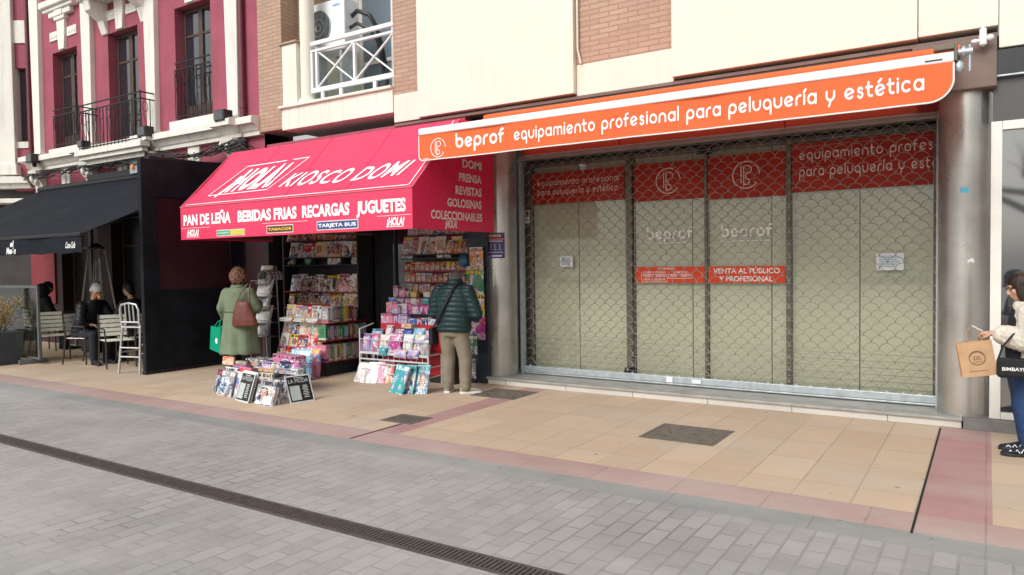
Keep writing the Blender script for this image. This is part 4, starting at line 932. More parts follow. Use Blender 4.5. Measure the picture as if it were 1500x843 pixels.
# right rack
K('rack', MB().box(-7.26, 8.46, .2, -5.94, 8.5, 2.4), plain('rack_back', (.10, .07, .06), .6))
for z in (1.20, 1.36, 1.52, 1.70, 1.76): K('shelf', MB().box(-7.26, 8.2, z-.016, -5.94, 8.459, z), DK if z > 1.6 else RS)
STEPS = [onY(575, 474, 7.76).z, onY(575, 459, 7.92).z, onY(575, 445, 8.06).z, onY(580, 435, 8.16).z]
for i, (y, z) in enumerate(zip((7.76, 7.92, 8.06, 8.155), STEPS)): K('shelf', MB().box(-7.26, y, z-.02, -5.96, y+(.16 if i < 2 else .09), z), plain('step_red', (.40, .02, .03), .4) if i == 0 else DK)
K('cabinet', MB().box(-7.26, 7.74, .1, -5.96, 7.758, STEPS[0]-.001), plain('riser_red', (.46, .018, .03), .4)); K('cabinet', MB().box(-7.26, 7.76, 0, -5.96, 8.4, STEPS[0]-.03), DK)
# ---- awning of the kiosk
t = thing('kiosk_awning', 'bright red kiosk awning with white lettering and coloured word patches', 'awning', (-7.6, 6.4, 2))
RED = M['pink_canvas']; KX0, KX1, KYF, KYT = -9.85, -5.45, 6.36, 7.27
zb, zt, za = 2.015, 2.485, 3.385
m = MB(); nx, ny = 72, 14
def sp(i, j, off=0):
    x = KX0+(KX1-KX0)*i/nx; q = j/ny; return Vector((x, KYF+(KYT-KYF)*q, zt+(za-zt)*q-.03*math.sin(math.pi*q)-.014*math.sin(math.pi*q)*math.sin(x*2.6)-.006*math.sin(math.pi*q)*math.sin(x*9+q*5)))
for i in range(nx):
    for j in range(ny): m.quad(sp(i, j), sp(i+1, j), sp(i+1, j+1), sp(i, j+1))
    m.quad(sp(i, ny), sp(i+1, ny), sp(i+1, ny)+Vector((0, .72, .02)), sp(i, ny)+Vector((0, .72, .02)))
SL = obj('slope', m, RED, t, smooth=True)
for i_ in (18, 36, 54): obj('seam', MB().tube([sp(i_, j)+Vector((0, -.002, .002)) for j in range(ny+1)], .0035, 5), RED, SL)
def kv(x): return KYF-.004+.006*math.sin(x*3.1)
m = MB()
for i in range(48):
    a, b = KX0+(KX1-KX0)*i/48, KX0+(KX1-KX0)*(i+1)/48
    m.quad((a, kv(a), zb), (b, kv(b), zb), (b, kv(b), zb+.16), (a, kv(a), zb+.16)); m.quad((a, kv(a), zb+.16), (b, kv(b), zb+.16), (b, KYF, zt), (a, KYF, zt))
VK = obj('valance', m, RED, t, smooth=True)
SD = {}
for x in (KX0, KX1):
    o_ = MB().poly([(x, KYF, zb), (x, KYF, zt), (x, KYT, za), (x, 7.99, za+.02), (x, 7.99, zb)]); SD[x] = obj('side', o_, RED, t)
obj('piping', MB().tube([(KX0, KYF-.004, zt), (KX1, KYF-.004, zt)], .008, 6).tube([(KX1+.002, KYF, zt), (KX1+.002, KYT, za)], .008, 6).tube([(KX0, KYF, zt), (KX0, KYT, za)], .006, 6), plain('piping', (.55, .14, .17), .5), t)
su = Vector((0, KYT-KYF, za-zt)).normalized(); sn = Vector((0, -su.z, su.y))
def lay(tmp, dz=.006):                                 # flat lettering (x, up-slope) drawn on the sagging canvas
    out = MB(); out.f = tmp.f
    L_ = math.hypot(KYT-KYF, za-zt)
    for p in tmp.v:
        q = max(0, min(1, p.y/L_)); out.v.append(Vector((p.x, KYF+(KYT-KYF)*q, zt+(za-zt)*q-.03*math.sin(math.pi*q)-.014*math.sin(math.pi*q)*math.sin(p.x*2.6)-.006*math.sin(math.pi*q)*math.sin(p.x*9+q*5)))+sn*(dz+p.z))
    return out
E2 = (0, 1, 0)
tmp = MB(); SH = .12
write(tmp, '¡HOLA!', (-9.22, .34, 0), EX, E2, 1.04, .44, .05, .28, 0, 1.16)
fnb = lambda p: Vector((p.x, p.y, 0))
bx = [(-9.42, .24), (-8.14, .24), (-7.82, .90), (-9.14, .90)]
for i in range(4): ribbon(tmp, [bx[i], bx[(i+1) % 4]], .018, fnb)
write(tmp, 'KIOSCO DOMI', (-7.93, .27, 0), EX, E2, 2.12, .28, .016, .35, 0, 1.1)
ribbon(tmp, [(KX0+.1, .045), (KX1-.08, .045)], .014, fnb); ribbon(tmp, [(KX1-.07, .06), (KX1-.07, 1.25)], .014, fnb)
obj('lettering', lay(tmp), M['white_paint'], SL)
def front(tmp, name, mat, d=.004):
    o = MB(); o.f = tmp.f
    for p in tmp.v:
        y = kv(p.x) if p.z < zb+.16 else kv(p.x)+(KYF-kv(p.x))*(p.z-zb-.16)/(zt-zb-.16); o.v.append(Vector((p.x, y-d+p.y, p.z)))
    return obj(name, o, mat, VK)
tmp = MB(); zl = 2.225
def fx(px, py=320): return onY(px, py, KYF).x
for s_, a, b in (('PAN DE LEÑA', 269, 339), ('BEBIDAS FRIAS', 349, 435), ('RECARGAS', 443, 513), ('JUGUETES', 523, 595)): write(tmp, s_, (fx(a), 0, zl), EX, EZ, fx(b)-fx(a), .135, .045, 0, 0)
ribbon(tmp, [(KX0+.02, 2.178), (KX1-.02, 2.178)], .004, lambda p: Vector((p.x, 0, p.y)))
front(tmp, 'lettering', M['white_paint'])
tmp = MB()
for a, b in ((274, 291), (567, 592)): write(tmp, '¡HOLA!', (fx(a, 342), 0, 2.065), EX, EZ, fx(b)-fx(a), .085, .045, .15, 0); tmp.box(fx(a), -.001, 2.045, fx(b), 0, 2.052)
front(tmp, 'lettering', M['white_paint'])
def patch(a, b, z0, z1, col, txt, tcol, half=None):
    x0_, x1_ = fx(a, 338), fx(b, 338)
    front(MB().box(x0_-.012, -.001, z0-.012, x1_+.012, 0, z1+.012), 'patch_edge', plain('patch_border', (.7, .62, .6), .5), .003)
    front(MB().box(x0_, -.001, z0, x1_, 0, z1), 'patch', plain('patch', col, .5), .006)
    if half: front(MB().box((x0_+x1_)/2, -.001, z0, x1_, 0, z1), 'patch', plain('patch', half, .5), .0075)
    tm = MB(); w_ = (x1_-x0_)
    write(tm, txt, (x0_+.02, 0, z0+.025), EX, EZ, (w_/2 if half else w_)-.04, z1-z0-.05, .03, 0, 0)
    front(tm, 'lettering', plain('patch_letter', tcol, .5), .011)
patch(319, 359, 2.05, 2.115, (.05, .36, .20), 'ANGOS', (.75, .8, .75), (.62, .52, .06))
patch(392, 429, 2.055, 2.135, (.10, .035, .01), 'TABACOS', (.78, .5, .05))
patch(466, 525, 2.06, 2.15, (.03, .07, .22), 'TARJETA BUS', (.8, .82, .85))
tmp = MB(); EYv = (0, 1, 0); xs_ = KX1
for s_, px0_, px1_, py_ in (('KIOSCO', 673, 705, 218), ('DOMI', 677, 705, 241), ('PRENSA', 672, 705, 261), ('REVISTAS', 667, 705, 280), ('GOLOSINAS', 655, 705, 298), ('COLECCIONABLES', 631, 706, 316)):
    a, b = onX(px0_, py_, xs_), onX(px1_, py_, xs_); write(tmp, s_, (xs_, a.y, (a.z+b.z)/2-.055), EYv, EZ, b.y-a.y, .095, .03, 0, .004)
a, b = onX(652, 335, xs_), onX(669, 335, xs_); write(tmp, '¡HOLA!', (xs_, a.y, 2.05), EYv, EZ, b.y-a.y, .085, .045, .1, .004)
obj('lettering', tmp, plain('side_letter', (.74, .66, .62), .6), SD[KX1])
for x in (KX0+.03, -7.6, KX1-.03): obj('frame_bar', MB().bar((x, 7.98, zb+.05), (x, KYF+.04, zb+.03), .03), M['alu_dark'], t); obj('frame_bar', MB().bar((x, 7.98, 3.3), (x, KYF+.04, zt-.05), .025), M['alu_dark'], t)

# ================================================================== printed covers
def printed(name, pal, style=0):
    """cover print: the object's colour is the ground, with title bar, picture and lines of text"""
    k = NT(name); oi = k.n('ShaderNodeObjectInfo'); rnd = oi.outputs['Random']; base = oi.outputs['Color']
    uv = k.sep(k.co('UV')); u, v = uv[0], uv[1]
    off = k.math('MULTIPLY', rnd, 61.0)
    img = k.noise(k.comb(k.math('MULTIPLY_ADD', u, 1.9, off), k.math('MULTIPLY_ADD', v, 2.4, off), off), 1.7, 3, .6)
    col = k.ramp(img, [(0, pal[0]), (.40, pal[1]), (.47, pal[2]), (.53, pal[3]), (.61, pal[4])], True)
    gate = k.math('GREATER_THAN', k.noise(k.comb(k.math('MULTIPLY_ADD', u, 1.2, off), k.math('MULTIPLY_ADD', v, 1.0, k.math('MULTIPLY', rnd, 23.0)), 3.0), 1.6, 1), .47 if style == 0 else .53)
    inner = k.math('MULTIPLY', k.math('LESS_THAN', v, .76), gate)
    c = k.mix(inner, base, col)
    if style == 0:                                      # a portrait: shoulders, hair, face, eyes and mouth
        r2 = k.math('FRACT', k.math('MULTIPLY', rnd, 17.7)); r3 = k.math('FRACT', k.math('MULTIPLY', rnd, 29.3))
        cu = k.math('MULTIPLY_ADD', r2, .3, .35); du = k.math('SUBTRACT', u, cu)
        def inside(du_, cv, a, b): return k.math('LESS_THAN', k.math('ADD', k.math('POWER', k.math('ABSOLUTE', k.math('DIVIDE', du_, a)), 2.0), k.math('POWER', k.math('ABSOLUTE', k.math('DIVIDE', k.math('SUBTRACT', v, cv), b)), 2.0)), 1.0)
        has = k.math('GREATER_THAN', r3, .22)
        tone = k.ramp(r2, [(0, skin), (.4, (.6, .38, .28)), (.75, skin2)], True); hair = k.ramp(r3, [(0, ink), (.45, (.12, .06, .03)), (.7, (.35, .22, .08)), (.85, (.2, .2, .2))], True)
        for m_, cc in ((inside(du, .02, .42, .36), col), (inside(du, .47, .24, .25), hair), (inside(du, .30, .10, .18), tone), (inside(du, .45, .165, .19), tone), (inside(k.math('SUBTRACT', k.math('ABSOLUTE', du), .07), .48, .04, .022), ink), (inside(du, .355, .06, .022), (.4, .06, .06))): c = k.mix(k.math('MULTIPLY', m_, has), c, cc)
    # title: heavy letters in the top band
    lt = k.noise(k.comb(k.math('MULTIPLY_ADD', u, 15.0, off), k.math('MULTIPLY_ADD', v, 3.0, off), off), 1.0, 0)
    band = k.math('MULTIPLY', k.math('GREATER_THAN', v, .80), k.math('LESS_THAN', v, .95))
    title = k.math('MULTIPLY', band, k.math('GREATER_THAN', lt, .47))
    c = k.mix(title, c, k.ramp(k.math('FRACT', k.math('MULTIPLY', rnd, 7.3)), [(0, (.75, .74, .72)), (.45, (.70, .05, .05)), (.6, (.72, .5, .04)), (.75, (.03, .03, .04))], True))
    # small text
    line = k.math('LESS_THAN', k.math('FRACT', k.math('MULTIPLY', v, 17.0)), .5)
    ch = k.noise(k.comb(k.math('MULTIPLY_ADD', u, 30.0, off), k.math('FLOOR', k.math('MULTIPLY', v, 17.0)), off), 1.0, 0)
    blk = k.math('GREATER_THAN', k.noise(k.comb(k.math('MULTIPLY_ADD', u, 2.2, off), k.math('MULTIPLY', v, 2.6), off), 1.3, 0), .56)
    tx = k.math('MULTIPLY', k.math('MULTIPLY', line, blk), k.math('MULTIPLY', k.math('GREATER_THAN', ch, .46), k.math('LESS_THAN', v, .76)))
    c = k.mix(tx, c, k.ramp(k.math('FRACT', k.math('MULTIPLY', rnd, 13.7)), [(0, (.78, .77, .75)), (.6, (.04, .04, .05))], True))
    k.base(c); return k.fin(.32, 0, .5)
skin, skin2, ink, pale = (.52, .30, .21), (.36, .19, .13), (.03, .028, .035), (.70, .67, .63)
PR = [printed('cover_people', [ink, skin2, skin, pale, (.25, .05, .06)]), printed('cover_cool', [ink, (.05, .12, .28), (.30, .42, .5), pale, skin]), printed('cover_warm', [(.35, .02, .03), (.6, .25, .05), skin, pale, ink]), printed('cover_toy', [(.55, .06, .22), (.70, .45, .55), pale, (.25, .2, .5), (.15, .5, .6)], 1)]
CN_ = {'white': (.66, .64, .61), 'cream': (.62, .55, .43), 'black': (.03, .03, .034), 'red': (.52, .025, .035), 'pink': (.64, .20, .33), 'blue': (.05, .12, .42), 'yellow': (.66, .46, .05), 'orange': (.65, .22, .03), 'green': (.06, .24, .10), 'teal': (.06, .34, .38), 'grey': (.28, .28, .29), 'brown': (.16, .085, .05), 'lilac': (.42, .32, .56), 'magenta': (.42, .03, .22), 'sky blue': (.22, .45, .62), 'peach': (.66, .38, .24), 'navy': (.02, .035, .10)}
ORD = ['first', 'second', 'third', 'fourth', 'fifth', 'sixth', 'seventh', 'eighth', 'ninth', 'tenth', 'eleventh', 'twelfth', 'thirteenth', 'fourteenth', 'fifteenth', 'sixteenth', 'seventeenth', 'eighteenth', 'nineteenth', 'twentieth', 'twenty-first', 'twenty-second', 'twenty-third', 'twenty-fourth', 'twenty-fifth', 'twenty-sixth']
_me = {}
def item(name, mesh_key, build, mat, colour, loc, rot, label, cat, group=None):
    key = (mesh_key, mat.name)
    if key in _me:
        o = _me[key].copy(); C.objects.link(o); o.name = name
        for p in list(o.keys()): del o[p]
    else:
        o = obj(name, build(), mat, local=True); _me[key] = o
    o.location = loc; o.rotation_euler = rot; o.color = lin(CN_[colour]); return tag(o, label, cat, group)
def mag(w_, h, t_=.007): return lambda: MB().slab(w_, h, t_)
rng = random.Random(21)
def row(n, xa, xb, y, z, w_, h, lab, group, cols, tilt=12, mats=(0, 1, 2), jit=.01, t_=.008, name='magazine', dy=.012):
    for i in range(n):
        x = xa+(xb-xa)*(i+.5)/n; c = cols[i % len(cols)] if isinstance(cols, list) else cols
        h_ = h*rng.choice((1, .96, 1.04))
        item(name, (name, w_, round(h_, 3), t_), mag(w_, h_, t_), PR[rng.choice(mats)], c, (x+rng.uniform(-jit, jit), y+dy*(i % 2), z+.001), (R(-tilt), 0, R(rng.uniform(-3, 3))), '%s %s, %s from the left %s' % (c, name, ORD[i], lab), name, group)
mixc = lambda n, pool: [rng.choice(pool) for _ in range(n)]
P1 = ['white', 'black', 'red', 'cream', 'grey', 'pink', 'brown', 'white', 'yellow']
row(11, -9.78, -8.18, 8.24, 2.02, .19, .26, 'in the topmost row of the left rack', 'magazines in the left rack', mixc(11, P1))
row(10, -9.72, -8.18, 8.22, 1.75, .20, .255, 'in the second row down of the left rack', 'magazines in the left rack', ['cream', 'white', 'red', 'red', 'yellow', 'cream', 'brown', 'pink', 'white', 'cream'])
row(11, -9.70, -8.18, 8.23, 1.20, .20, .275, 'in the third row down of the left rack', 'magazines in the left rack', ['grey', 'white', 'black', 'black', 'white', 'brown', 'black', 'yellow', 'pink', 'white', 'white'])
row(12, -9.74, -8.20, 8.20, .94, .19, .25, 'in the lowest row of the left rack', 'magazines in the left rack', ['black', 'grey', 'white', 'white', 'black', 'blue', 'blue', 'orange', 'yellow', 'black', 'yellow', 'cream'])
row(6, -9.08, -8.22, 7.60, .775, .19, .24, 'against the red riser of the left counter', 'magazines on the left counter', ['white', 'white', 'teal', 'red', 'white', 'yellow'], 8)
# tiers on the slanted counter front
for i, (z, lab) in enumerate(((.19, 'bottom'), (.375, 'middle'), (.56, 'upper'))):
    row(8, CX0+.02, CX1-.22, CY0-.005+i*.07, z, .19, .215, 'in the %s tier of the left counter front' % lab, 'magazines on the left counter front', [['pink', 'grey', 'red', 'magenta', 'red', 'white', 'red', 'cream'], ['white', 'navy', 'yellow', 'cream', 'red', 'red', 'red', 'pink'], ['white', 'green', 'cream', 'red', 'cream', 'white', 'teal', 'white']][i], 14)
# newspapers lying in piles
NP = printed('newsprint', [(.22, .22, .21), (.55, .54, .52), (.66, .65, .62), (.70, .69, .66), (.3, .3, .3)], 1)
def paper(loc, rot, label, w_=.30, h=.22, t_=.025, col='cream', group='folded newspapers'):
    return item('newspaper', ('newspaper', w_, h, t_), mag(w_, h, t_), NP, col, loc, rot, label, 'newspaper', group)
for i, x in enumerate((-8.98, -8.68, -8.42)): 
    for j in range(2): paper((x+.01*j, 7.48+.0*j, .80+.028*j), (R(-88+3*j), 0, R(rng.uniform(-9, 9))), 'folded newspaper, %s of %s pile lying on the left counter top' % (('bottom', 'top')[j], ('the leftmost', 'the middle', 'the rightmost')[i]), .27, .20, .026, ('white', 'cream', 'white')[i])
# book tiers on the side of the left counter: spines face +X
k = NT('book_spine'); oi_ = k.n('ShaderNodeObjectInfo'); uv_ = k.sep(k.co('UV')); o_ = k.math('MULTIPLY', oi_.outputs['Random'], 37.0)
lt_ = k.noise(k.comb(k.math('MULTIPLY_ADD', uv_[0], 2.5, o_), k.math('MULTIPLY_ADD', uv_[1], 26.0, o_), 0.0), 1.0, 1)
in_ = k.math('MULTIPLY', k.math('MULTIPLY', k.math('GREATER_THAN', uv_[1], .28), k.math('LESS_THAN', uv_[1], .8)), k.math('MULTIPLY', k.math('GREATER_THAN', lt_, .52), k.math('LESS_THAN', k.math('ABSOLUTE', k.math('SUBTRACT', uv_[0], .5)), .28)))
bd_ = k.math('LESS_THAN', k.math('ABSOLUTE', k.math('SUBTRACT', uv_[1], .12)), .05)
k.base(k.mix(bd_, k.mix(in_, oi_.outputs['Color'], k.ramp(k.math('FRACT', o_), [(0, (.75, .72, .66)), (.65, (.6, .42, .1)), (.85, (.03, .03, .03))], True)), k.ramp(k.math('FRACT', k.math('MULTIPLY', o_, 3.1)), [(0, (.6, .58, .54)), (.4, (.5, .05, .05)), (.7, (.05, .05, .06))], True))); SPINE = k.fin(.4)
def books(ya, yb, z, h, lab, cols, th=.034):
    y = ya; i = 0
    while y < yb-th:
        w_ = th*rng.choice((.8, 1, 1.25)); hh = h*rng.choice((.9, 1, .97)); c = cols[i % len(cols)]
        item('book', ('book', round(w_, 3), round(hh, 3)), lambda w_=w_, hh=hh: MB().slab(w_, hh, .15), SPINE, c, (CX1-.012, y+w_/2, z), (0, 0, R(90)), '%s book, %s from the street on the %s shelf of the counter side' % (c, ORD[i], lab), 'book', 'books on the counter side')
        y += w_+.002; i += 1
books(7.50, 8.1, .774, .235, 'top', ['grey', 'white', 'grey', 'grey', 'magenta', 'green', 'green', 'yellow', 'yellow', 'brown', 'brown', 'red', 'grey', 'brown'], .04)
books(7.44, 8.28, .519, .215, 'middle', ['green', 'green', 'lilac', 'lilac', 'brown', 'grey', 'green', 'green', 'green', 'sky blue', 'sky blue', 'brown', 'peach', 'brown', 'grey', 'cream'], .04)
books(7.44, 8.26, .209, .245, 'bottom', ['pink', 'pink', 'green', 'grey', 'cream', 'brown', 'yellow', 'grey', 'white', 'grey', 'green', 'grey', 'cream', 'grey'], .04)
# odds on the rack shelf
c = onY(451, 391, 8.28); t = thing('table_clock', 'round green clock on the dark shelf of the left rack', 'clock', (c.x, c.y, 1.632)); obj('case', MB().cyl((c.x, c.y, 1.72), (c.x, c.y+.04, 1.72), .085, n=24).box(c.x-.05, c.y-.005, 1.631, c.x+.05, c.y+.05, 1.65), plain('clock_green', (.05, .16, .07), .4), t, smooth=True); obj('face', MB().cyl((c.x, c.y-.003, 1.71), (c.x, c.y, 1.71), .06, n=24), plain('clock_face', (.25, .33, .25), .5), t)
def card(px0, px1, py0, py1, Y, colour, label, name='price_card', dep=.004, z=None):
    a, b = onY(px0, py1, Y), onY(px1, py0, Y); w_, h = b.x-a.x, b.z-a.z
    return item(name, (name, round(w_, 3), round(h, 3), dep), mag(w_, h, dep), PR[1], colour, ((a.x+b.x)/2, Y, a.z if z is None else z), (R(-4), 0, 0), label, name.replace('_', ' '))
card(480, 498, 381, 396, 8.2, 'cream', 'pale price card standing on the dark shelf beside the green clock', z=1.633)
card(515, 523, 385, 397, 8.2, 'white', 'small white card at the right end of the dark shelf', z=1.633)
t = thing('ceramic_figure', 'two small round figures on the left end of the rack shelf', 'ornament', (-9.7, 8.3, 1.632)); obj('body', MB().ell((-9.72, 8.3, 1.69), .05, .05, .06).ell((-9.72, 8.29, 1.77), .035, .035, .04).ell((-9.86+.03, 8.3, 1.67), .05, .04, .04), plain('figure', (.3, .24, .2), .4), t, smooth=True)
# right rack
row(8, -7.24, -6.05, 8.22, 1.76, .19, .26, 'in the top row of the right rack', 'magazines in the right rack', ['grey', 'pink', 'cream', 'white', 'cream', 'red', 'yellow', 'blue'])
row(8, -7.20, -6.05, 8.30, 2.03, .19, .2, 'in the half hidden upmost row of the right rack', 'magazines in the right rack', ['cream', 'grey', 'white', 'peach', 'cream', 'grey', 'blue', 'blue'])
K('shelf', MB().box(-7.26, 8.25, 2.014, -5.94, 8.459, 2.03), DK)
card(589, 604, 378, 393, 8.22, 'grey', 'grey price board at the left of the shelf over the sweets', z=1.70); card(640, 648, 378, 389, 8.21, 'white', 'white price card above the sweets', z=1.70); card(650, 660, 376, 393, 8.24, 'cream', 'cream price card beside the white card above the sweets', z=1.70)
def pouch(w_, h, d=.03):
    def f():
        mb = MB(); rs = []
        for i in range(9):
            q = i/8; b = d*math.sin(math.pi*min(1, max(0, q)))**.6+.002; ww = w_/2*(1-.06*math.sin(math.pi*q)); rs.append([Vector((ww*math.cos(a)*(1 if abs(math.cos(a)) > .01 else 1), b*math.sin(a), h*q)) for a in (2*math.pi*k/14 for k in range(14))])
        mb.rings(rs)
        for fi, f_ in enumerate(mb.f):
            mb.uv[fi] = [(mb.v[i].x/w_+.5, mb.v[i].z/h) for i in f_]
        return mb
    return f
def pouches(n, xa, xb, y, z, w_, h, lab, cols, group='sweet bags in the right rack'):
    for i in range(n):
        c = cols[i % len(cols)]; item('sweet_bag', ('sweet_bag', w_, h), pouch(w_, h), PR[2], c, (xa+(xb-xa)*(i+.5)/n, y, z), (R(-5), 0, R(rng.uniform(-6, 6))), '%s bag of sweets, %s from the left on the %s sweet shelf' % (c, ORD[i], lab), 'sweets', group)
pouches(13, -7.22, -6.0, 8.24, 1.521, .09, .13, 'upper', ['brown', 'red', 'peach', 'cream', 'brown', 'peach', 'orange', 'brown', 'yellow', 'brown', 'peach', 'pink', 'grey'])
pouches(12, -7.22, -6.0, 8.23, 1.361, .095, .13, 'middle', ['yellow', 'red', 'white', 'lilac', 'grey', 'magenta', 'brown', 'brown', 'peach', 'yellow', 'brown', 'pink'])
pouches(11, -7.20, -6.0, 8.25, 1.201, .10, .13, 'lower', ['grey', 'brown', 'lilac', 'white', 'brown', 'red', 'brown', 'white', 'peach', 'brown', 'pink'])
# toy boxes on the steps
def toybox(px0, px1, py0, py1, Y, colour, label, dep=.07, mat=3):
    a, b = onY(px0, py1, Y), onY(px1, py0, Y); w_, h = b.x-a.x, b.z-a.z
    z = min(STEPS, key=lambda q: abs(q-a.z)) if Y > 7.75 else a.z
    top = a.z+h; h = max(.05, top-z-.002)
    o = item('toy_box', ('toy_box', round(w_, 3), round(h, 3), dep), mag(w_*.97, h, dep), PR[mat], colour, ((a.x+b.x)/2, Y, z+.001), (0, 0, R(rng.uniform(-5, 5))), label, 'toy box', 'boxed toys on the right counter'); return o
for a in ((558, 575, 460, 473, 7.78, 'pink', 'pink toy box at the left end of the lowest step'), (576, 581.5, 460, 474, 7.80, 'magenta', 'narrow magenta toy box between the pink and the lilac box on the lowest step'),
          (582, 597, 461, 474, 7.79, 'lilac', 'lilac toy box on the lowest step'), (598, 610, 467, 476, 7.80, 'blue', 'low blue toy box on the lowest step'), (611, 617.5, 466, 482, 7.77, 'red', 'red snack box on the lowest step by the man'), (618, 625, 466, 482, 7.77, 'navy', 'navy can box on the lowest step by the man'), (627, 639, 466, 483, 7.77, 'white', 'white and teal box nearest the man on the lowest step'),
          (566, 574, 443, 458, 7.94, 'pink', 'pink doll box at the left end of the second step'), (574.5, 582, 443, 458, 7.93, 'pink', 'second pink doll box on the second step'), (582.5, 588, 445, 458, 7.94, 'brown', 'brown doll box on the second step'), (588.5, 596, 445, 459, 7.93, 'lilac', 'lilac doll box on the second step'), (596.5, 603, 446, 459, 7.94, 'magenta', 'magenta doll box right of the lilac one on the second step'), (603.5, 612, 446, 458, 7.93, 'pink', 'wide pink doll box near the middle of the second step'), (613, 620, 446, 459, 7.94, 'magenta', 'dark magenta box near the man on the second step'), (620.5, 628, 447, 459, 7.93, 'magenta', 'magenta box next to the man on the second step'), (629, 640, 445, 459, 7.94, 'navy', 'navy box half behind the man on the second step'),
          (569, 580, 436, 444, 8.08, 'blue', 'blue car box at the left end of the third step'), (580.5, 592, 436, 444, 8.07, 'navy', 'navy car box on the third step'), (593, 601, 437, 446, 8.08, 'pink', 'small pink box on the third step'), (601.5, 610, 437, 446, 8.07, 'white', 'small white box on the third step'), (611, 616, 437, 446, 8.08, 'red', 'small red box on the third step'), (616.5, 628, 438, 446, 8.07, 'teal', 'teal box on the third step beside the man'),
          (576, 583, 419, 434, 8.16, 'pink', 'tall pink figure box above the blue car box'), (585, 593, 423, 434, 8.16, 'pink', 'shorter pink figure box above the navy car box'), (594, 600, 426, 435, 8.17, 'brown', 'brown box above the third step'), (601, 610, 427, 436, 8.16, 'yellow', 'gold box above the third step'), (620, 630, 428, 435, 8.16, 'white', 'white pink box above the teal box')):
    toybox(*a)
item('toy_box', ('toy_box', 'flat'), mag(.17, .06, .12), PR[2], 'peach', (onY(600, 480, 7.69).x, 7.62, .74), (0, 0, 0), 'flat peach box in front of the red riser', 'toy box', 'boxed toys on the right counter')
# low white display table
t = thing('display_table', 'low white tube table heaped with bagged toys before the kiosk', 'table', (-6.6, 7.45, 0))
WT = plain('white_tube', (.62, .63, .64), .35, .2, .1, 12)
tx0, tx1, ty0, ty1 = -7.38, -6.15, 7.44, 7.72
for x in (tx0, tx1):
    for y in (ty0, ty1): obj('leg', MB().cyl((x, y, 0), (x, y, .40), .014), WT, t, smooth=True)
obj('tray', MB().box(tx0, ty0, .40, tx1, ty1, .415).box(tx0, ty0-.006, .30, tx1, ty0, .30+.02).box(tx0, ty0-.006, .38, tx1, ty0, .415), WT, t)
rl = MB()
for z in (.12, .25): rl.cyl((tx0, ty0, z), (tx1, ty0, z), .008).cyl((tx1, ty0, z), (tx1, ty1, z), .008).cyl((tx0, ty0, z), (tx0, ty1, z), .008)
for i in range(12): rl.cyl((tx0+.1*i+.03, ty0, .3), (tx0+.1*i+.03, ty0, .58), .003, n=5)
rl.cyl((tx0, ty0-.004, .585), (tx1, ty0-.004, .585), .005).cyl((tx0, ty0, .4), (tx0, ty0, .72), .01).cyl((tx0, ty0, .72), (tx0, ty1, .78), .01)
obj('rail', rl, WT, t, smooth=True)
def bag(x, y, z, w_, h, colour, label, rx=-20, rz=0, mat=3, d=.045): return item('toy_bag', ('toy_bag', w_, h), pouch(w_, h, d), PR[mat], colour, (x, y, z), (R(rx), 0, R(rz)), label, 'toy bag', 'bagged toys on the white table')
bg_ = [(-7.10, 7.27, .42, .15, .24, 'lilac', 'lilac bag at the left front corner of the white table'), (-6.94, 7.27, .42, .16, .25, 'pink', 'tall pink bag next to the lilac one on the white table'), (-6.77, 7.27, .42, .18, .24, 'cream', 'cream bag on the white table'), (-6.57, 7.26, .42, .21, .27, 'magenta', 'large magenta round bag in the middle of the white table'), (-6.36, 7.27, .42, .17, .26, 'white', 'white bag right of the magenta one on the white table'), (-6.18, 7.27, .42, .18, .26, 'cream', 'pale bag with a face at the right end of the white table'), (-6.05, 7.27, .42, .13, .2, 'grey', 'grey bag at the far right of the white table'),
      (-7.06, 7.45, .55, .2, .16, 'sky blue', 'sky blue bag behind the lilac one'), (-6.86, 7.52, .55, .13, .22, 'white', 'white crumpled bag at the back left of the heap'), (-6.68, 7.48, .54, .17, .19, 'navy', 'navy bag in the back row of the heap'), (-6.52, 7.5, .56, .17, .20, 'blue', 'blue bag in the back row of the heap'), (-6.33, 7.5, .56, .2, .19, 'sky blue', 'sky blue bag behind the white one'), (-6.13, 7.5, .54, .19, .18, 'lilac', 'lilac bag at the back right of the heap'),
      (-6.45, 7.215, .36, .26, .12, 'lilac', 'low lilac bag hanging over the front rail'), (-6.22, 7.215, .36, .2, .12, 'lilac', 'second low lilac bag over the front rail at the right'), (-6.74, 7.215, .37, .14, .14, 'teal', 'small teal bag over the front rail')]
for b in bg_: bag(b[0]*1.028, min(b[1], 7.47)+.2, *b[2:], rx=-14, rz=rng.uniform(-10, 10))
# bags hung on the dark pier
def hung(px0, px1, py0, py1, colour, label, mat=3):
    a, b = onY(px0, py1, 7.97), onY(px1, py0, 7.97); w_, h = b.x-a.x, b.z-a.z
    t = thing('hanging_bag', label, 'toy bag', ((a.x+b.x)/2, 7.97, a.z), R(-8), 'bags hung on the kiosk pier')
    o = obj('bag', pouch(w_*1.02, h*.96, .035)(), PR[mat], t, local=True, smooth=True); o.color = lin(CN_[colour])
    h_ = obj('header', MB().slab(w_*.9, .05, .004, Matrix.Translation((0, -.004, h*.94))), PR[2], t, local=True); h_.color = lin(CN_['white' if colour != 'teal' else 'yellow'])
    obj('hook', MB().cyl((0, .07, h*.97), (0, -.02, h*.97), .004, n=6), M['galv'], t, local=True)
hung(686, 709, 366, 394, 'orange', 'orange toy bag, topmost on the dark pier beside the column', 2); hung(681, 710, 394, 427, 'green', 'green toy bag with yellow header hung on the pier'); hung(685, 711, 430, 461, 'yellow', 'yellow toy bag with blue edge hung on the pier'); hung(687, 712, 463, 497, 'magenta', 'pink wrapped bag, lowest on the dark pier')
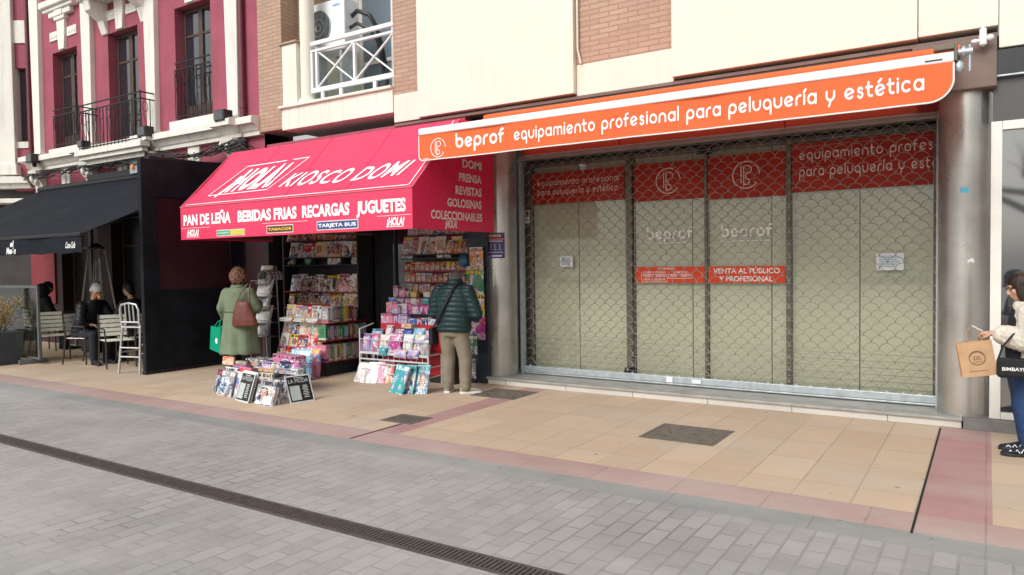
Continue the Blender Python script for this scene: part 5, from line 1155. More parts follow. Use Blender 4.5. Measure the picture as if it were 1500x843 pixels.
c = onY(680, 382, 8.02); tag(obj('toy_ball', MB().ell((c.x, c.y, c.z), .085, .08, .09, 18, 12), plain('ball_blue', (.03, .11, .20), .35, 0, .3, 14), smooth=True), 'round blue toy hanging next to the orange bag', 'toy')
for px, py, col, lab in ((692, 505, 'green', 'green bag low behind the man'), (690, 540, 'grey', 'grey bag lowest behind the man')):
    c = onY(px, py, 7.85); item('toy_bag', ('toy_bag', .2, .26), pouch(.2, .26, .045), PR[3], col, (c.x-.02, 7.85, c.z-.13), (0, 0, 0), lab, 'toy bag', 'bags hung on the kiosk pier')
# items leaning on the ground
def lean(name, BL, BR, ty, mat, colour, label, cat, t_=.012, ang=20, z=0.0, group=None):
    a, b = onG(*BL, z), onG(*BR, z); d = b-a; w_ = d.length; d.normalize(); back = Vector((-d.y, d.x, 0))
    m_ = (a+b)/2; zt_ = onY((BL[0]+BR[0])/2, ty, m_.y+.1).z-z; h = max(.05, zt_/math.cos(R(ang)))
    o = obj(name, MB().slab(w_, h, t_), mat, local=True)
    o.location = (m_.x, m_.y, z+.001); o.rotation_euler = (R(-ang), 0, math.atan2(d.y, d.x)); o.color = lin(CN_[colour]); tag(o, label, cat, group); o['wh'] = (w_, h); return o
BLK = plain('moda_black', (.014, .015, .017), .35, 0, .2, 20); PAPER = plain('moda_paper', (.60, .62, .61), .5, 0, .06, 20)
def moda(BL, BR, ty, label, ang=20):
    o = lean('fashion_poster', BL, BR, ty, PAPER, 'white', label, 'poster', .006, ang); w_, h = o['wh']
    def pc(x0_, z0_, x1_, z1_, y, mat, nm): return obj(nm, MB().box(-w_/2+w_*x0_, y, h*z0_, -w_/2+w_*x1_, y+.0008, h*z1_), mat, o, local=True)
    pc(.05, .05, .95, .95, -.002, BLK, 'print'); pc(.10, .10, .50, .62, -.004, plain('moda_grey', (.42, .46, .45), .5, 0, .2, 60), 'picture')
    tm = MB(); write(tm, 'LA MODA', (-w_*.40, -.003, h*.72), EX, EZ, w_*.80, h*.14, -.005, 0, .002)
    for i in range(8): ribbon(tm, [(w_*.14-.02*w_*(i % 3), h*(.60-.06*i)), (w_*.30+.025*w_*(i % 2), h*(.60-.06*i))], h*.022, lambda p: Vector((p.x, -.005, p.y)))
    ribbon(tm, [(-w_*.15, h*.90), (w_*.2, h*.90)], h*.02, lambda p: Vector((p.x, -.005, p.y)))
    obj('lettering', tm, plain('moda_white', (.66, .68, .66), .5), o, local=True); return o
moda((425.5, 592.6), (461.5, 587), 549, 'black fashion poster standing alone at the right corner of the floor display', 24); moda((344, 586.6), (363, 591.5), 545, 'black fashion poster amid the front row of the floor display', 18)
lean('fashion_poster', (347, 585.2), (367, 590.5), 543, PAPER, 'white', 'white edged sheet right behind the middle black fashion poster', 'poster', .01, 17)
G_ = 'magazines of the floor display'
lean('magazine', (313, 575), (320, 578), 540, PR[1], 'navy', 'navy magazine at the left end of the floor display', 'magazine', .03, 12, 0, G_); lean('magazine', (319, 579), (337, 582.5), 542, PR[1], 'grey', 'grey photograph magazine in the floor display front row', 'magazine', .015, 15, 0, G_); lean('magazine', (335, 580), (349, 584), 543, PR[3], 'white', 'pale magazine left of the middle black fashion poster', 'magazine', .015, 15, 0, G_)
o = lean('toy_pack', (372, 591), (398, 596), 556, PR[1], 'grey', 'grey carded toy pack with white tag in the floor display front', 'toy pack', .05, 16); w_, h = o['wh']; obj('tag', MB().box(-w_*.05, -.004, .01, w_*.42, -.002, h*.36), M['white_card'], o, local=True)
lean('toy_pack', (398, 594), (407, 594.5), 553, PR[1], 'black', 'narrow black pack between the tagged pack and the black poster', 'toy pack', .05, 10)
t = thing('display_stand', 'low black stand under the floor display packs', 'stand', (-7.7, 6.3, 0)); obj('tray', MB().box(-8.35, 6.08, .24, -7.45, 6.5, .26), DK, t)
for x in (-8.3, -7.5):
    for y in (6.12, 6.46): obj('leg', MB().cyl((x, y, 0), (x, y, .24), .012), M['black_metal'], t)
def onstand(px0, px1, py0, y, colour, label, dep=.1, mat=3, name='toy_pack', rz=0, z=.261, rx=0):
    a = onY(px0, py0, y); b = onY(px1, py0, y); w_ = b.x-a.x; h = max(.04, a.z-z)
    return item(name, (name, round(w_, 3), round(h, 3), dep), mag(w_, h, dep), PR[mat], colour, ((a.x+b.x)/2, y, z), (R(rx), 0, R(rz)), label, name.replace('_', ' '), 'packs of the floor display')
onstand(360, 392, 525, 6.32, 'black', 'black boxed toy truck on the floor display stand', .2, 1); onstand(396, 436, 519, 6.36, 'pink', 'large pink toy box tilted on the floor display stand', .16, 3, rz=-8); onstand(325, 341, 522, 6.35, 'peach', 'peach picture card at the left of the floor display stand', .02, 2, rx=-10)
onstand(378, 400, 541, 6.14, 'yellow', 'low yellow and white pack on the front of the stand', .12, 2); onstand(401, 424, 540, 6.14, 'grey', 'low grey plastic pack on the front of the stand', .12, 1); onstand(425, 436, 540, 6.13, 'white', 'clear white pack at the front right of the stand', .1, 1); onstand(341, 360, 536, 6.2, 'magenta', 'dark magenta pack at the front left of the stand', .1, 1)
c = onG(438, 552); 
def standbag(px0, px1, py0, py1, colour, label, dy=0):
    a = onG(px0, py1); b = onY(px1, py0, a.y); w_, h = (b.x-a.x)*1.15, b.z; item('toy_bag', ('toy_bag', round(w_, 3), round(h, 3)), pouch(w_, h, .06), PR[3], colour, (a.x+w_/2, a.y, .001), (R(-8), 0, R(12)), label, 'toy bag', 'packs of the floor display')
# more packs crowding the display
for a in ((383, 396, 530, 6.22, 'lilac', 'lilac pack behind the yellow pack on the stand', .06, 3), (397, 409, 531, 6.22, 'white', 'white pack behind the grey pack on the stand', .06, 1), (410, 424, 529, 6.22, 'navy', 'navy pack behind the grey pack on the stand', .06, 1), (345, 360, 529, 6.28, 'grey', 'grey pack under the hem of the green coat', .06, 1), (425, 437, 527, 6.24, 'magenta', 'magenta pack by the sky blue bag', .05, 3)): onstand(*a)
for BL, BR, ty, col, lab, mt in (((363, 585), (375, 589), 552, 'grey', 'grey pack between the middle poster and the tagged pack', 1), ((403, 586), (418, 586), 552, 'navy', 'navy pack half behind the tagged pack', 1), ((376, 578), (396, 580), 545, 'cream', 'cream pack behind the tagged grey pack', 2), ((398, 577), (414, 578), 543, 'white', 'white pack behind the right black poster', 1), ((325, 572), (343, 575), 537, 'white', 'white pack in the second row at the left of the floor display', 2), ((345, 574), (362, 577), 537, 'pink', 'pink pack in the second row of the floor display', 3)):
    lean('toy_pack', BL, BR, ty, PR[mt], col, lab, 'toy pack', .04, 12)
for BL, BR, ty, col, lab in (((436, 566), (446, 566), 530, 'teal', 'teal pack at the back corner of the floor display'), ((418, 566), (433, 567), 533, 'pink', 'pink pack behind the right black poster')): lean('toy_pack', BL, BR, ty, PR[3], col, lab, 'toy pack', .05, 10)
standbag(427, 448, 513, 556, 'sky blue', 'sky blue bag standing at the right of the floor display', .12); standbag(449, 458, 508, 552, 'pink', 'bright pink bag standing right of the sky blue bag', .05); standbag(456, 465, 510, 553, 'pink', 'bright pink bag at the outer right of the floor display')
lean('comic', (517.5, 560), (534, 561.5), 532, PR[3], 'white', 'white comic at the left end before the white table', 'comic', .006, 28, 0, 'comics before the white table'); lean('comic', (535, 561.5), (551, 562), 531, PR[3], 'white', 'white comic with dark drawings, second from left before the white table', 'comic', .006, 28, 0, 'comics before the white table'); lean('comic', (552, 562), (563, 562), 529, PR[3], 'pink', 'pink edged comic before the white table', 'comic', .006, 24, 0, 'comics before the white table'); lean('comic', (562, 562), (576, 562), 526, PR[2], 'red', 'red and orange comic between the white and teal ones', 'comic', .008, 20, 0, 'comics before the white table')
lean('comic', (570, 574), (588, 579), 534, PR[3], 'teal', 'teal comic with red panel, nearest the camera before the white table', 'comic', .02, 20, 0, 'comics before the white table'); lean('comic', (590, 577), (604, 578), 535, PR[1], 'teal', 'teal comic in the middle of the three teal ones', 'comic', .02, 20, 0, 'comics before the white table'); lean('comic', (606, 577), (625, 578), 535, PR[1], 'teal', 'teal comic beside the table leg and the man', 'comic', .02, 20, 0, 'comics before the white table')
# newspaper rack beside the woman
nx_, ny_ = -9.62, 7.62
t = thing('newspaper_rack', 'grey wire newspaper rack holding drooping papers beside the woman', 'rack', (nx_, ny_, 0))
for s_ in (-1, 1):
    obj('upright', MB().cyl((nx_+s_*.16, ny_+.16, 0), (nx_+s_*.16, ny_+.10, 1.62), .011), M['galv'], t, smooth=True); obj('leg', MB().cyl((nx_+s_*.16, ny_-.16, 0), (nx_+s_*.16, ny_-.16, .5), .011), M['galv'], t, smooth=True)
rk = MB()
for z in (.5, .72, .94, 1.14, 1.34): rk.box(nx_-.17, ny_-.10, z, nx_+.17, ny_+.12, z+.008).cyl((nx_-.17, ny_-.12, z+.05), (nx_+.17, ny_-.12, z+.05), .005)
obj('shelf', rk, M['galv'], t)
GP = ['grey', 'white', 'grey', 'white', 'cream']
for i, z in enumerate((.51, .73, .95, 1.15, 1.35)):
    paper((nx_+.01*(i % 2), ny_-.10+.015*i, z), (R(-16), 0, R(rng.uniform(-8, 8)-12)), 'folded newspaper on the %s level of the wire rack' % ('lowest', 'second', 'third', 'fourth', 'top')[i], .38, .29, .035, GP[i])
m = MB(); rs = []
for i in range(9):
    a = R(-20+i*27); rs.append([Vector((nx_+.20+.13*math.cos(a)-.04*q, ny_-.05+.2*q, 1.44+.11*math.sin(a))) for q in (-.7, -.3, .1, .5, .9)])
for i in range(8):
    for j in range(4): m.quad(rs[i][j], rs[i+1][j], rs[i+1][j+1], rs[i][j+1])
o = obj('newspaper', m, plain('newsprint_fold', (.30, .29, .275), .8, 0, .3, 40), smooth=True); so_ = o.modifiers.new('s', 'SOLIDIFY'); so_.thickness = .012
tag(o, 'opened grey newspaper drooping over the top of the wire rack', 'newspaper')
# ================================================================== people
from mathutils import noise as mnoise
SKIN = plain('skin', (.50, .29, .20), .5, 0, .08, 20); EYEW = plain('eye', (.10, .08, .07), .2); LIP = plain('lip', (.42, .15, .13), .4)
def fuse(mb, voxel, it=4, disp=None):
    b = bake(mb, voxel, it)
    if disp:
        me = bpy.data.meshes.new('w'); me.from_pydata([tuple(p) for p in b.v], [], b.f); me.update()
        b.v = [v.co+v.normal*disp(v.co) for v in me.vertices]; bpy.data.meshes.remove(me)
    return b
def torso(mb, secs, n=22, p=1.0):
    return mb.rings([[Vector((cx+a*math.cos(q), cy+b*math.sin(q), cz)) for q in (2*math.pi*k/n for k in range(n))] for cx, cy, cz, a, b in secs])
def limb(mb, pts, rr, n=12):
    """tapered limb, subdivided and rounded at both ends"""
    P_ = []; R_ = []
    for i in range(len(pts)-1):
        a, b = Vector(pts[i]), Vector(pts[i+1])
        for j in range(4): P_.append(a.lerp(b, j/4)); R_.append(rr[i]+(rr[i+1]-rr[i])*j/4)
    P_.append(Vector(pts[-1])); R_.append(rr[-1]); mb.tube(P_, R_, n)
    for p, r in ((pts[0], rr[0]), (pts[-1], rr[-1])): mb.ell(p, r, r, r, 12, 8)
    for p, r in zip(pts[1:-1], rr[1:-1]): mb.ell(p, r, r, r, 12, 8)
    return mb
def headM(c, yaw=0, pitch=0): return Matrix.Translation(c) @ Matrix.Rotation(yaw, 4, 'Z') @ Matrix.Rotation(pitch, 4, 'X')
def head(mb, M_, s=1.0):
    h = MB()
    h.ell((0, -.012, .03), .074, .092, .086, 18, 12); h.ell((0, .018, -.03), .061, .070, .082, 16, 10); h.ell((0, .040, -.078), .040, .043, .036, 14, 8)
    h.tube([(0, .080, .012), (0, .096, -.012), (0, .108, -.030)], [.008, .010, .013], 8); h.ell((0, .098, -.034), .017, .014, .010, 10, 6); h.ell((0, .072, .024), .052, .020, .013, 12, 6)
    h.ell((0, .083, -.058), .022, .011, .006, 10, 6); h.ell((0, .082, -.067), .019, .011, .006, 10, 6)
    for s_ in (-1, 1): h.ell((s_*.074, -.004, -.010), .010, .020, .031, 10, 8); h.ell((s_*.036, .056, -.024), .026, .024, .026, 10, 8)
    h.v = [M_ @ (p*s) for p in h.v]; o = len(mb.v); mb.v += h.v; mb.f += [tuple(i+o for i in f) for f in h.f]
def face_parts(root, M_, s=1.0):
    for sx in (-1, 1):
        e = MB().ell((sx*.031, .0795, .003), .0125, .010, .008, 10, 7); e.v = [M_ @ (p*s) for p in e.v]; obj('eye', e, EYEW, root, local=True, smooth=True)
        e = MB().tube([(sx*.016, .090, .022), (sx*.032, .088, .027), (sx*.048, .078, .021)], .003, 6); e.v = [M_ @ (p*s) for p in e.v]; obj('eyebrow', e, EYEW, root, local=True, smooth=True)
    e = MB().ell((0, .0905, -.0625), .021, .006, .0075, 12, 6); e.v = [M_ @ (p*s) for p in e.v]; obj('mouth', e, LIP, root, local=True, smooth=True)
def hand(mb, w_, d, nrm, side=1, s=1.0, curl=35):
    """palm, four unequal bent fingers and a thumb leaving the side of the palm"""
    w_, d, nrm = Vector(w_), Vector(d).normalized(), Vector(nrm); nrm = (nrm-d*nrm.dot(d)).normalized(); x = d.cross(nrm)*side
    pc_ = w_+d*.045*s
    rot = Matrix((x, d, nrm)).transposed()
    mb.ell(pc_, .040*s, .052*s, .016*s, 14, 8, rot); mb.tube([w_-d*.03*s, w_+d*.02*s], [.027*s, .028*s], 10)
    for i, (off, L) in enumerate(((.030, .072), (.010, .082), (-.010, .076), (-.029, .060))):
        p = w_+d*(.082-.004*abs(i-1))*s+x*off*s; pts = [p-d*.02*s, p]; a = 0
        for k_ in range(3):
            a += R(curl*(.7+.2*k_)); p = p+(d*math.cos(a)+nrm*math.sin(a))*L*s*(.44, .31, .25)[k_]; pts.append(p)
        mb.tube(pts, [.0095*s, .0095*s, .009*s, .0082*s, .0065*s], 8); mb.ell(pts[-1], .0068*s, .0068*s, .0068*s, 8, 6)
    b = w_+d*.022*s+x*.034*s; q = b+(d*.6+x*.62+nrm*.35).normalized()*.038*s; mb.tube([b-x*.018*s, b, q, q+(d*.85+x*.1+nrm*.5).normalized()*.03*s], [.013*s, .0125*s, .010*s, .0075*s], 8)
def shoe(root, ank, yaw, mat, sole, L=.27, s=1.0):
    M_ = Matrix.Translation((ank[0], ank[1], 0)) @ Matrix.Rotation(yaw, 4, 'Z') @ Matrix.Diagonal((s, s, s, 1)); n = 14
    def ring(y, a, z0, z1): return [M_ @ Vector((a*math.cos(q), y, z0+(z1-z0)*(.5+.5*math.sin(q)))) for q in (2*math.pi*k/n for k in range(n))]
    u = MB().rings([ring(-.075, .012, .03, .075), ring(-.07, .03, .022, .095), ring(-.04, .038, .02, .105), ring(.0, .041, .02, .10), ring(.05, .044, .02, .088), ring(.11, .047, .02, .065), ring(.16, .044, .02, .052), ring(.19, .03, .02, .043), ring(.2, .008, .022, .035)])
    o = obj('shoe', u, mat, root, local=True, smooth=True, auto=False)
    pts = [(-.03, -.075), (.03, -.075), (.042, -.04), (.041, .02), (.05, .11), (.045, .17), (.025, .205), (-.025, .205), (-.045, .17), (-.05, .11), (-.041, .02), (-.042, -.04)]
    so_ = MB().prism([(x, y, .001) for x, y in pts], (0, 0, .026)); so_.v = [M_ @ p for p in so_.v]; obj('sole', so_, sole, o, local=True, bevel=.004); return o
def person(label, loc, yaw, bodymb, voxel, group=None, cat='person'):
    b = bake(bodymb, voxel, 3); o = obj('person', b, SKIN, local=True, smooth=True, auto=False); o.location = loc; o.rotation_euler = (0, 0, yaw); return tag(o, label, cat, group)
def yawof(fx_, fy_): return math.atan2(-fx_, fy_)          # local +Y is forward
def cloth(name, c, fold=.5, rough=.8, scale=18):
    k = NT(name); p = k.co('Object'); c = lin(c)
    k.base(k.ramp(k.noise(p, 5, 5), [(.3, tuple(x*.82 for x in c[:3])), (.7, tuple(min(1, x*1.1) for x in c[:3]))]))
    k.bump(k.math('ADD', k.noise(p, scale, 4), k.math('MULTIPLY', k.noise(p, 400, 2), .15)), .006, fold); return k.fin(rough, 0, .3)
def curls(secs, c, rad, n, rr, seed):
    rg = random.Random(seed); mb = MB(); mb.ell(c, *secs, 18, 12)
    for i in range(n):
        z = rg.uniform(-.75, 1); a = rg.random()*6.283; q = math.sqrt(max(0, 1-z*z)); p = Vector((secs[0]*q*math.cos(a), secs[1]*q*math.sin(a), secs[2]*z))*.96+Vector(c)
        mb.ell(p, rr*rg.uniform(.7, 1.3), rr*rg.uniform(.7, 1.3), rr*rg.uniform(.7, 1.3), 8, 6)
    return mb

# ---- woman in the green coat
b = MB(); hm = headM((0, .035, 1.475), R(-10), R(-14))
torso(b, [(0, 0, .80, .13, .10), (0, 0, .9, .15, .11), (0, 0, 1.0, .13, .10), (0, 0, 1.15, .14, .10), (0, 0, 1.25, .13, .09), (0, 0, 1.30, .07, .06)]); limb(b, [(0, 0, 1.26), (0, .02, 1.40)], [.05, .048]); head(b, hm, .95)
LW, RW = (-.27, .17, .80), (.16, .33, 1.06)
limb(b, [(-.16, 0, 1.22), (-.235, -.01, .99), LW], [.045, .04, .026]); limb(b, [(.16, 0, 1.22), (.245, .03, .99), RW], [.045, .04, .026])
hand(b, LW, (.0, .25, -1), (1, 0, 0), 1, .92, 60); hand(b, RW, (-.5, .8, .2), (-.6, -.4, -.6), -1, .92, 45)
for s_ in (-1, 1): limb(b, [(s_*.085, 0, .8), (s_*.085, .0, .44), (s_*.085, -.01, .08)], [.075, .052, .034])
W_ = person('woman in long green coat with curly auburn hair seen from behind', (-9.40, 6.98, 0), yawof(-.45, .89), b, .009); face_parts(W_, hm, .95)
c = MB(); torso(c, [(0, .0, .315, .305, .25), (0, .0, .45, .285, .235), (0, 0, .62, .262, .215), (0, 0, .80, .24, .19), (0, 0, .93, .222, .165), (0, 0, .97, .216, .158), (0, 0, 1.05, .225, .16), (0, -.01, 1.18, .225, .15), (0, -.01, 1.255, .20, .135), (0, -.005, 1.30, .13, .10), (0, .0, 1.335, .085, .08)])
limb(c, [(-.185, -.005, 1.225), (-.265, -.02, .99), (-.285, .12, .84)], [.082, .075, .062]); limb(c, [(.185, -.005, 1.225), (.27, .03, .985), (.18, .28, 1.05)], [.082, .075, .062])
def fold_w(p):
    if p.z < .95: return .010*math.sin(math.atan2(p.y, p.x)*7+p.z*2)*min(1, (.95-p.z)*2)+.004*mnoise.noise(p*9)
    return .007*mnoise.noise(Vector((p.x*6, p.y*6, p.z*14)))
GC = cloth('green_coat', (.165, .205, .130), .5); obj('coat', fuse(c, .013, 5, fold_w), GC, W_, local=True, smooth=True, auto=False)
c = MB()
for q in (0,): c.tube([((.221+.004*math.sin(a*5))*math.cos(a), .166*math.sin(a), .95+.006*math.sin(2*a)) for a in (2*math.pi*i/36 for i in range(36))], .022, 6, closed=True, flat=.35)
obj('belt', c, cloth('coat_belt', (.13, .19, .115), .3), W_, local=True, smooth=True)
c = MB(); c.tube([(.088*math.cos(a), .005+.083*math.sin(a), 1.325+.012*math.sin(a)) for a in (2*math.pi*i/28 for i in range(28))], .030, 8, closed=True); obj('collar', c, GC, W_, local=True, smooth=True)
k = NT('auburn_hair'); p_ = k.co('Object'); k.base(k.ramp(k.noise(p_, 38, 3), [(.32, (.06, .022, .014)), (.5, (.19, .078, .045)), (.68, (.34, .18, .115))])); k.bump(k.noise(p_, 120, 3), .006, .9); HA = k.fin(.6)
hr = curls((.108, .118, .128), (0, .0, 1.475), 1, 300, .024, 2); obj('hair', fuse(hr, .0065, 1, lambda p: .009*mnoise.noise(p*42)+.006*mnoise.noise(p*90)), HA, W_, local=True, smooth=True, auto=False)
DKC = cloth('dark_trousers', (.018, .02, .028), .4)
for s_ in (-1, 1): obj('trouser_leg', fuse(limb(MB(), [(s_*.088, 0, .72), (s_*.088, 0, .42), (s_*.088, -.01, .09)], [.095, .075, .062]), .012, 3), DKC, W_, local=True, smooth=True, auto=False); shoe(W_, (s_*.09, .0), R(-4*s_), DKC, M['plastic_black'], s=.9)
WM = matw(W_)
def wl(p): return WM @ Vector(p)
# her handbag and shopping bag are things she carries
LE = cloth('brown_leather', (.15, .045, .032), .25, .42, 25); hb = MB()
def hbag(c_, yaw, secs):
    m_ = Matrix.Translation(c_) @ Matrix.Rotation(yaw, 4, 'Z'); mb = MB(); torso(mb, secs, 20); mb.v = [m_ @ p for p in mb.v]; return mb
hc = wl((.17, -.215, .735)); t = thing('handbag', 'brown leather shoulder bag hanging on the back of the green coat', 'handbag', hc, yawof(-.45, .89))
bb = MB(); torso(bb, [(.02, 0, .0, .17, .055), (.02, 0, .02, .195, .075), (.015, 0, .10, .19, .08), (0, 0, .22, .15, .065), (-.01, 0, .32, .115, .045), (-.012, 0, .365, .10, .03), (-.012, 0, .375, .09, .012)])
obj('bag_body', fuse(bb, .010, 3, lambda p: .006*mnoise.noise(Vector((p.x*14, p.y*10, p.z*5)))), LE, t, local=True, smooth=True, auto=False)
obj('strap', MB().tube([(-.10, .0, .345), (-.05, .035, .50), (.03, .085, .62), (.055, .17, .648), (.05, .26, .60)], .011, 6), LE, t, local=True, smooth=True); obj('strap', MB().tube([(.085, .0, .345), (.075, .035, .50), (.075, .085, .61), (.08, .17, .64), (.075, .26, .6)], .011, 6), LE, t, local=True, smooth=True)
gc = wl((-.40, .13, .36)); t = thing('shopping_bag', 'bright green shopping bag hanging from the woman left hand', 'shopping bag', gc, yawof(.2, 1))
GM = plain('green_bag', (.0, .30, .17), .45, 0, .12, 8)
bb = MB(); bb.add([(-.20, -.06, 0), (.13, -.06, -.04), (.13, .06, -.04), (-.20, .06, .0), (-.115, -.07, .36), (.18, -.05, .345), (.18, .05, .345), (-.115, .07, .36)], [(0, 3, 2, 1), (0, 1, 5, 4), (1, 2, 6, 5), (2, 3, 7, 6), (3, 0, 4, 7)])
o = obj('bag_body', bb, GM, t, local=True); ss = o.modifiers.new('s', 'SOLIDIFY'); ss.thickness = .004
obj('handle', MB().tube([(-.02, -.06, .35), (.06, -.03, .43), (.10, .0, .455), (.14, -.03, .43), (.12, -.055, .35)], .007, 6), GM, t, local=True, smooth=True); obj('emblem', MB().ell((.06, -.066, .14), .045, .004, .045), M['white_card'], t, local=True, smooth=True)

# ---- man in the dark green puffer jacket
b = MB(); hm = headM((-.03, .135, 1.40), R(12), R(-50))
torso(b, [(0, 0, .72, .13, .10), (0, 0, .82, .155, .11), (0, 0, .95, .145, .10), (0, 0, 1.1, .16, .11), (0, .01, 1.25, .16, .10), (0, .02, 1.33, .08, .07)]); limb(b, [(0, .02, 1.30), (-.02, .09, 1.36)], [.052, .05]); head(b, hm, .97)
LW, RW = (-.16, .30, .98), (.16, .30, .94)
limb(b, [(-.19, .0, 1.26), (-.25, .02, 1.01), LW], [.05, .043, .028]); limb(b, [(.19, .0, 1.26), (.26, .04, 1.0), RW], [.05, .043, .028])
hand(b, LW, (.5, .8, .1), (.5, -.4, -.7), 1, 1, 40); hand(b, RW, (-.5, .8, .1), (-.5, -.4, -.7), -1, 1, 40)
for s_, ax in ((-1, -.10), (1, .15)): limb(b, [(s_*.09, 0, .78), (ax*.95, .03, .43), (ax, .0, .08)], [.085, .058, .036])
MN = person('grey haired man in dark green quilted jacket and khaki trousers browsing, head bowed', (-5.585, 7.27, 0), yawof(-.18, .98), b, .009); face_parts(MN, hm, .97)
JK = cloth('puffer_green', (.012, .032, .034), .3, .45, 22)
c = MB(); torso(c, [(0, .0, .765, .215, .155), (0, 0, .80, .232, .168), (0, 0, .95, .228, .168), (0, 0, 1.1, .238, .17), (0, 0, 1.22, .242, .165), (0, .01, 1.31, .20, .14), (0, .02, 1.365, .12, .10), (-.005, .035, 1.42, .085, .085)])
limb(c, [(-.20, 0, 1.265), (-.285, .01, 1.0), (-.185, .25, .965)], [.09, .084, .062]); limb(c, [(.20, 0, 1.265), (.295, .03, .99), (.19, .25, .925)], [.09, .084, .062])
obj('jacket', fuse(c, .011, 4, lambda p: .013*abs(math.sin(math.pi*(p.z+.25*abs(p.x)*0+.15*p.y)/.062))**.6-.008+.003*mnoise.noise(p*16)), JK, MN, local=True, smooth=True, auto=False)
c = MB(); torso(c, [(0, 0, .71, .17, .13), (0, 0, .76, .185, .14), (0, 0, .80, .18, .14)]); 
for s_, ax in ((-1, -.10), (1, .15)): limb(c, [(s_*.088, 0, .74), (ax*.93, .025, .43), (ax*.98, -.005, .085)], [.108, .086, .074])
obj('trousers', fuse(c, .012, 4, lambda p: .006*mnoise.noise(Vector((p.x*12, p.y*12, p.z*7)))+.004*math.sin(p.z*60+p.x*20)*max(0, 1-abs(p.z-.12)*9)), cloth('khaki', (.215, .185, .135), .4), MN, local=True, smooth=True, auto=False)
SH = plain('shoe_beige', (.33, .29, .23), .6); SO = plain('sole_white', (.68, .66, .62), .6)
shoe(MN, (-.10, .0), R(15), SH, SO); shoe(MN, (.15, .0), R(-52), SH, SO)
hr = MB().ell((0, -.022, .035), .080, .096, .090, 18, 12).ell((0, -.06, -.02), .07, .05, .06, 14, 10); hr.v = [hm @ (p*.97) for p in hr.v]; obj('hair', fuse(hr, .008, 2, lambda p: .004*mnoise.noise(p*60)), cloth('grey_hair', (.13, .115, .10), .8, .7, 90), MN, local=True, smooth=True, auto=False)
mm = matw(MN); t = thing('crossbody_bag', 'black crossbody strap and small bag over the green quilted jacket', 'bag', mm @ Vector((-.25, -.02, .72)), yawof(-.18, .98))
st_ = [(.10, .02, 1.415), (.08, -.12, 1.34), (.03, -.19, 1.22), (-.06, -.196, 1.06), (-.15, -.17, .92), (-.25, -.07, .83)]
obj('strap', MB().tube([Vector(p)-Vector((-.25, -.02, .72)) for p in st_], .022, 6, flat=.3), M['plastic_black'], t, local=True, smooth=True); obj('bag_body', MB().box(-.06, -.09, -.12, .0, .09, .10), cloth('black_bag', (.015, .016, .02), .4), t, local=True, bevel=.02)

# ---- woman at the right edge of the picture, waiting, facing left
gx, gy = .275, 7.22
b = MB(); hm = headM((0, .055, 1.36), R(8), R(-18))
torso(b, [(0, 0, .76, .13, .11), (0, 0, .86, .155, .12), (0, 0, .96, .12, .095), (0, 0, 1.08, .135, .10), (0, 0, 1.18, .13, .09), (0, 0, 1.235, .07, .06)]); limb(b, [(0, 0, 1.2), (0, .03, 1.30)], [.045, .043]); head(b, hm, .95)
LW, RW = (-.10, .24, .985), (.13, .20, .96)
limb(b, [(-.155, 0, 1.16), (-.20, -.01, .94), LW], [.042, .037, .025]); limb(b, [(.155, 0, 1.16), (.205, .0, .93), RW], [.042, .037, .025])
hand(b, LW, (.12, 1, .05), (.25, .1, -1), 1, .9, 48); hand(b, RW, (-.4, .9, .1), (-.3, 0, -1), -1, .9, 45)
for s_ in (-1, 1): limb(b, [(s_*.085, 0, .76), (s_*.085, .02, .41), (s_*.085, -.01, .08)], [.085, .055, .034])
GI = person('dark haired woman in cream fleece coat and blue jeans standing at the picture edge', (gx, gy, 0), yawof(-1, -.06), b, .007); face_parts(GI, hm, .95)
FL = cloth('cream_fleece', (.66, .61, .52), 1.0, .95, 55)
c = MB(); torso(c, [(0, -.04, .62, .215, .13), (0, -.03, .70, .215, .14), (0, -.03, .85, .21, .14), (0, -.03, 1.0, .205, .14), (0, -.02, 1.12, .205, .13), (0, -.01, 1.195, .165, .115), (0, .0, 1.245, .10, .09)])
limb(c, [(-.165, 0, 1.155), (-.235, -.02, .93), (-.115, .17, .975)], [.095, .105, .082]); limb(c, [(.165, 0, 1.155), (.235, -.01, .92), (.14, .15, .95)], [.085, .085, .066])
obj('coat', fuse(c, .010, 3, lambda p: .007*mnoise.noise(p*38)+.006*mnoise.noise(p*12)), FL, GI, local=True, smooth=True, auto=False)
c = MB(); torso(c, [(0, .02, .78, .17, .135), (0, .025, .86, .165, .13), (0, .02, .98, .15, .125), (0, .02, 1.1, .14, .115), (0, .02, 1.2, .10, .09)]); obj('top', fuse(c, .012, 3), DKC, GI, local=True, smooth=True, auto=False)
c = MB(); torso(c, [(0, 0, .70, .165, .135), (0, 0, .76, .175, .14), (0, 0, .85, .16, .125)])
for s_ in (-1, 1): limb(c, [(s_*.088, 0, .72), (s_*.088, .03, .40), (s_*.088, -.005, .10)], [.108, .075, .058])
obj('jeans', fuse(c, .011, 4, lambda p: .005*mnoise.noise(Vector((p.x*14, p.y*14, p.z*18)))), cloth('blue_denim', (.020, .052, .14), .5, .8, 22), GI, local=True, smooth=True, auto=False)
for s_ in (-1, 1):
    sh_ = shoe(GI, (s_*.095, .0), R(-6*s_), DKC, M['plastic_black'], s=.92); mk_ = MB()
    for j in range(4): mk_.tube([(s_*.095-.046, -.03+.045*j, .035), (s_*.095-.044, -.012+.045*j, .075-.008*j), (s_*.095-.046, .008+.042*j, .035)], .005, 6)
    obj('marking', mk_, M['white_card'], sh_, local=True)
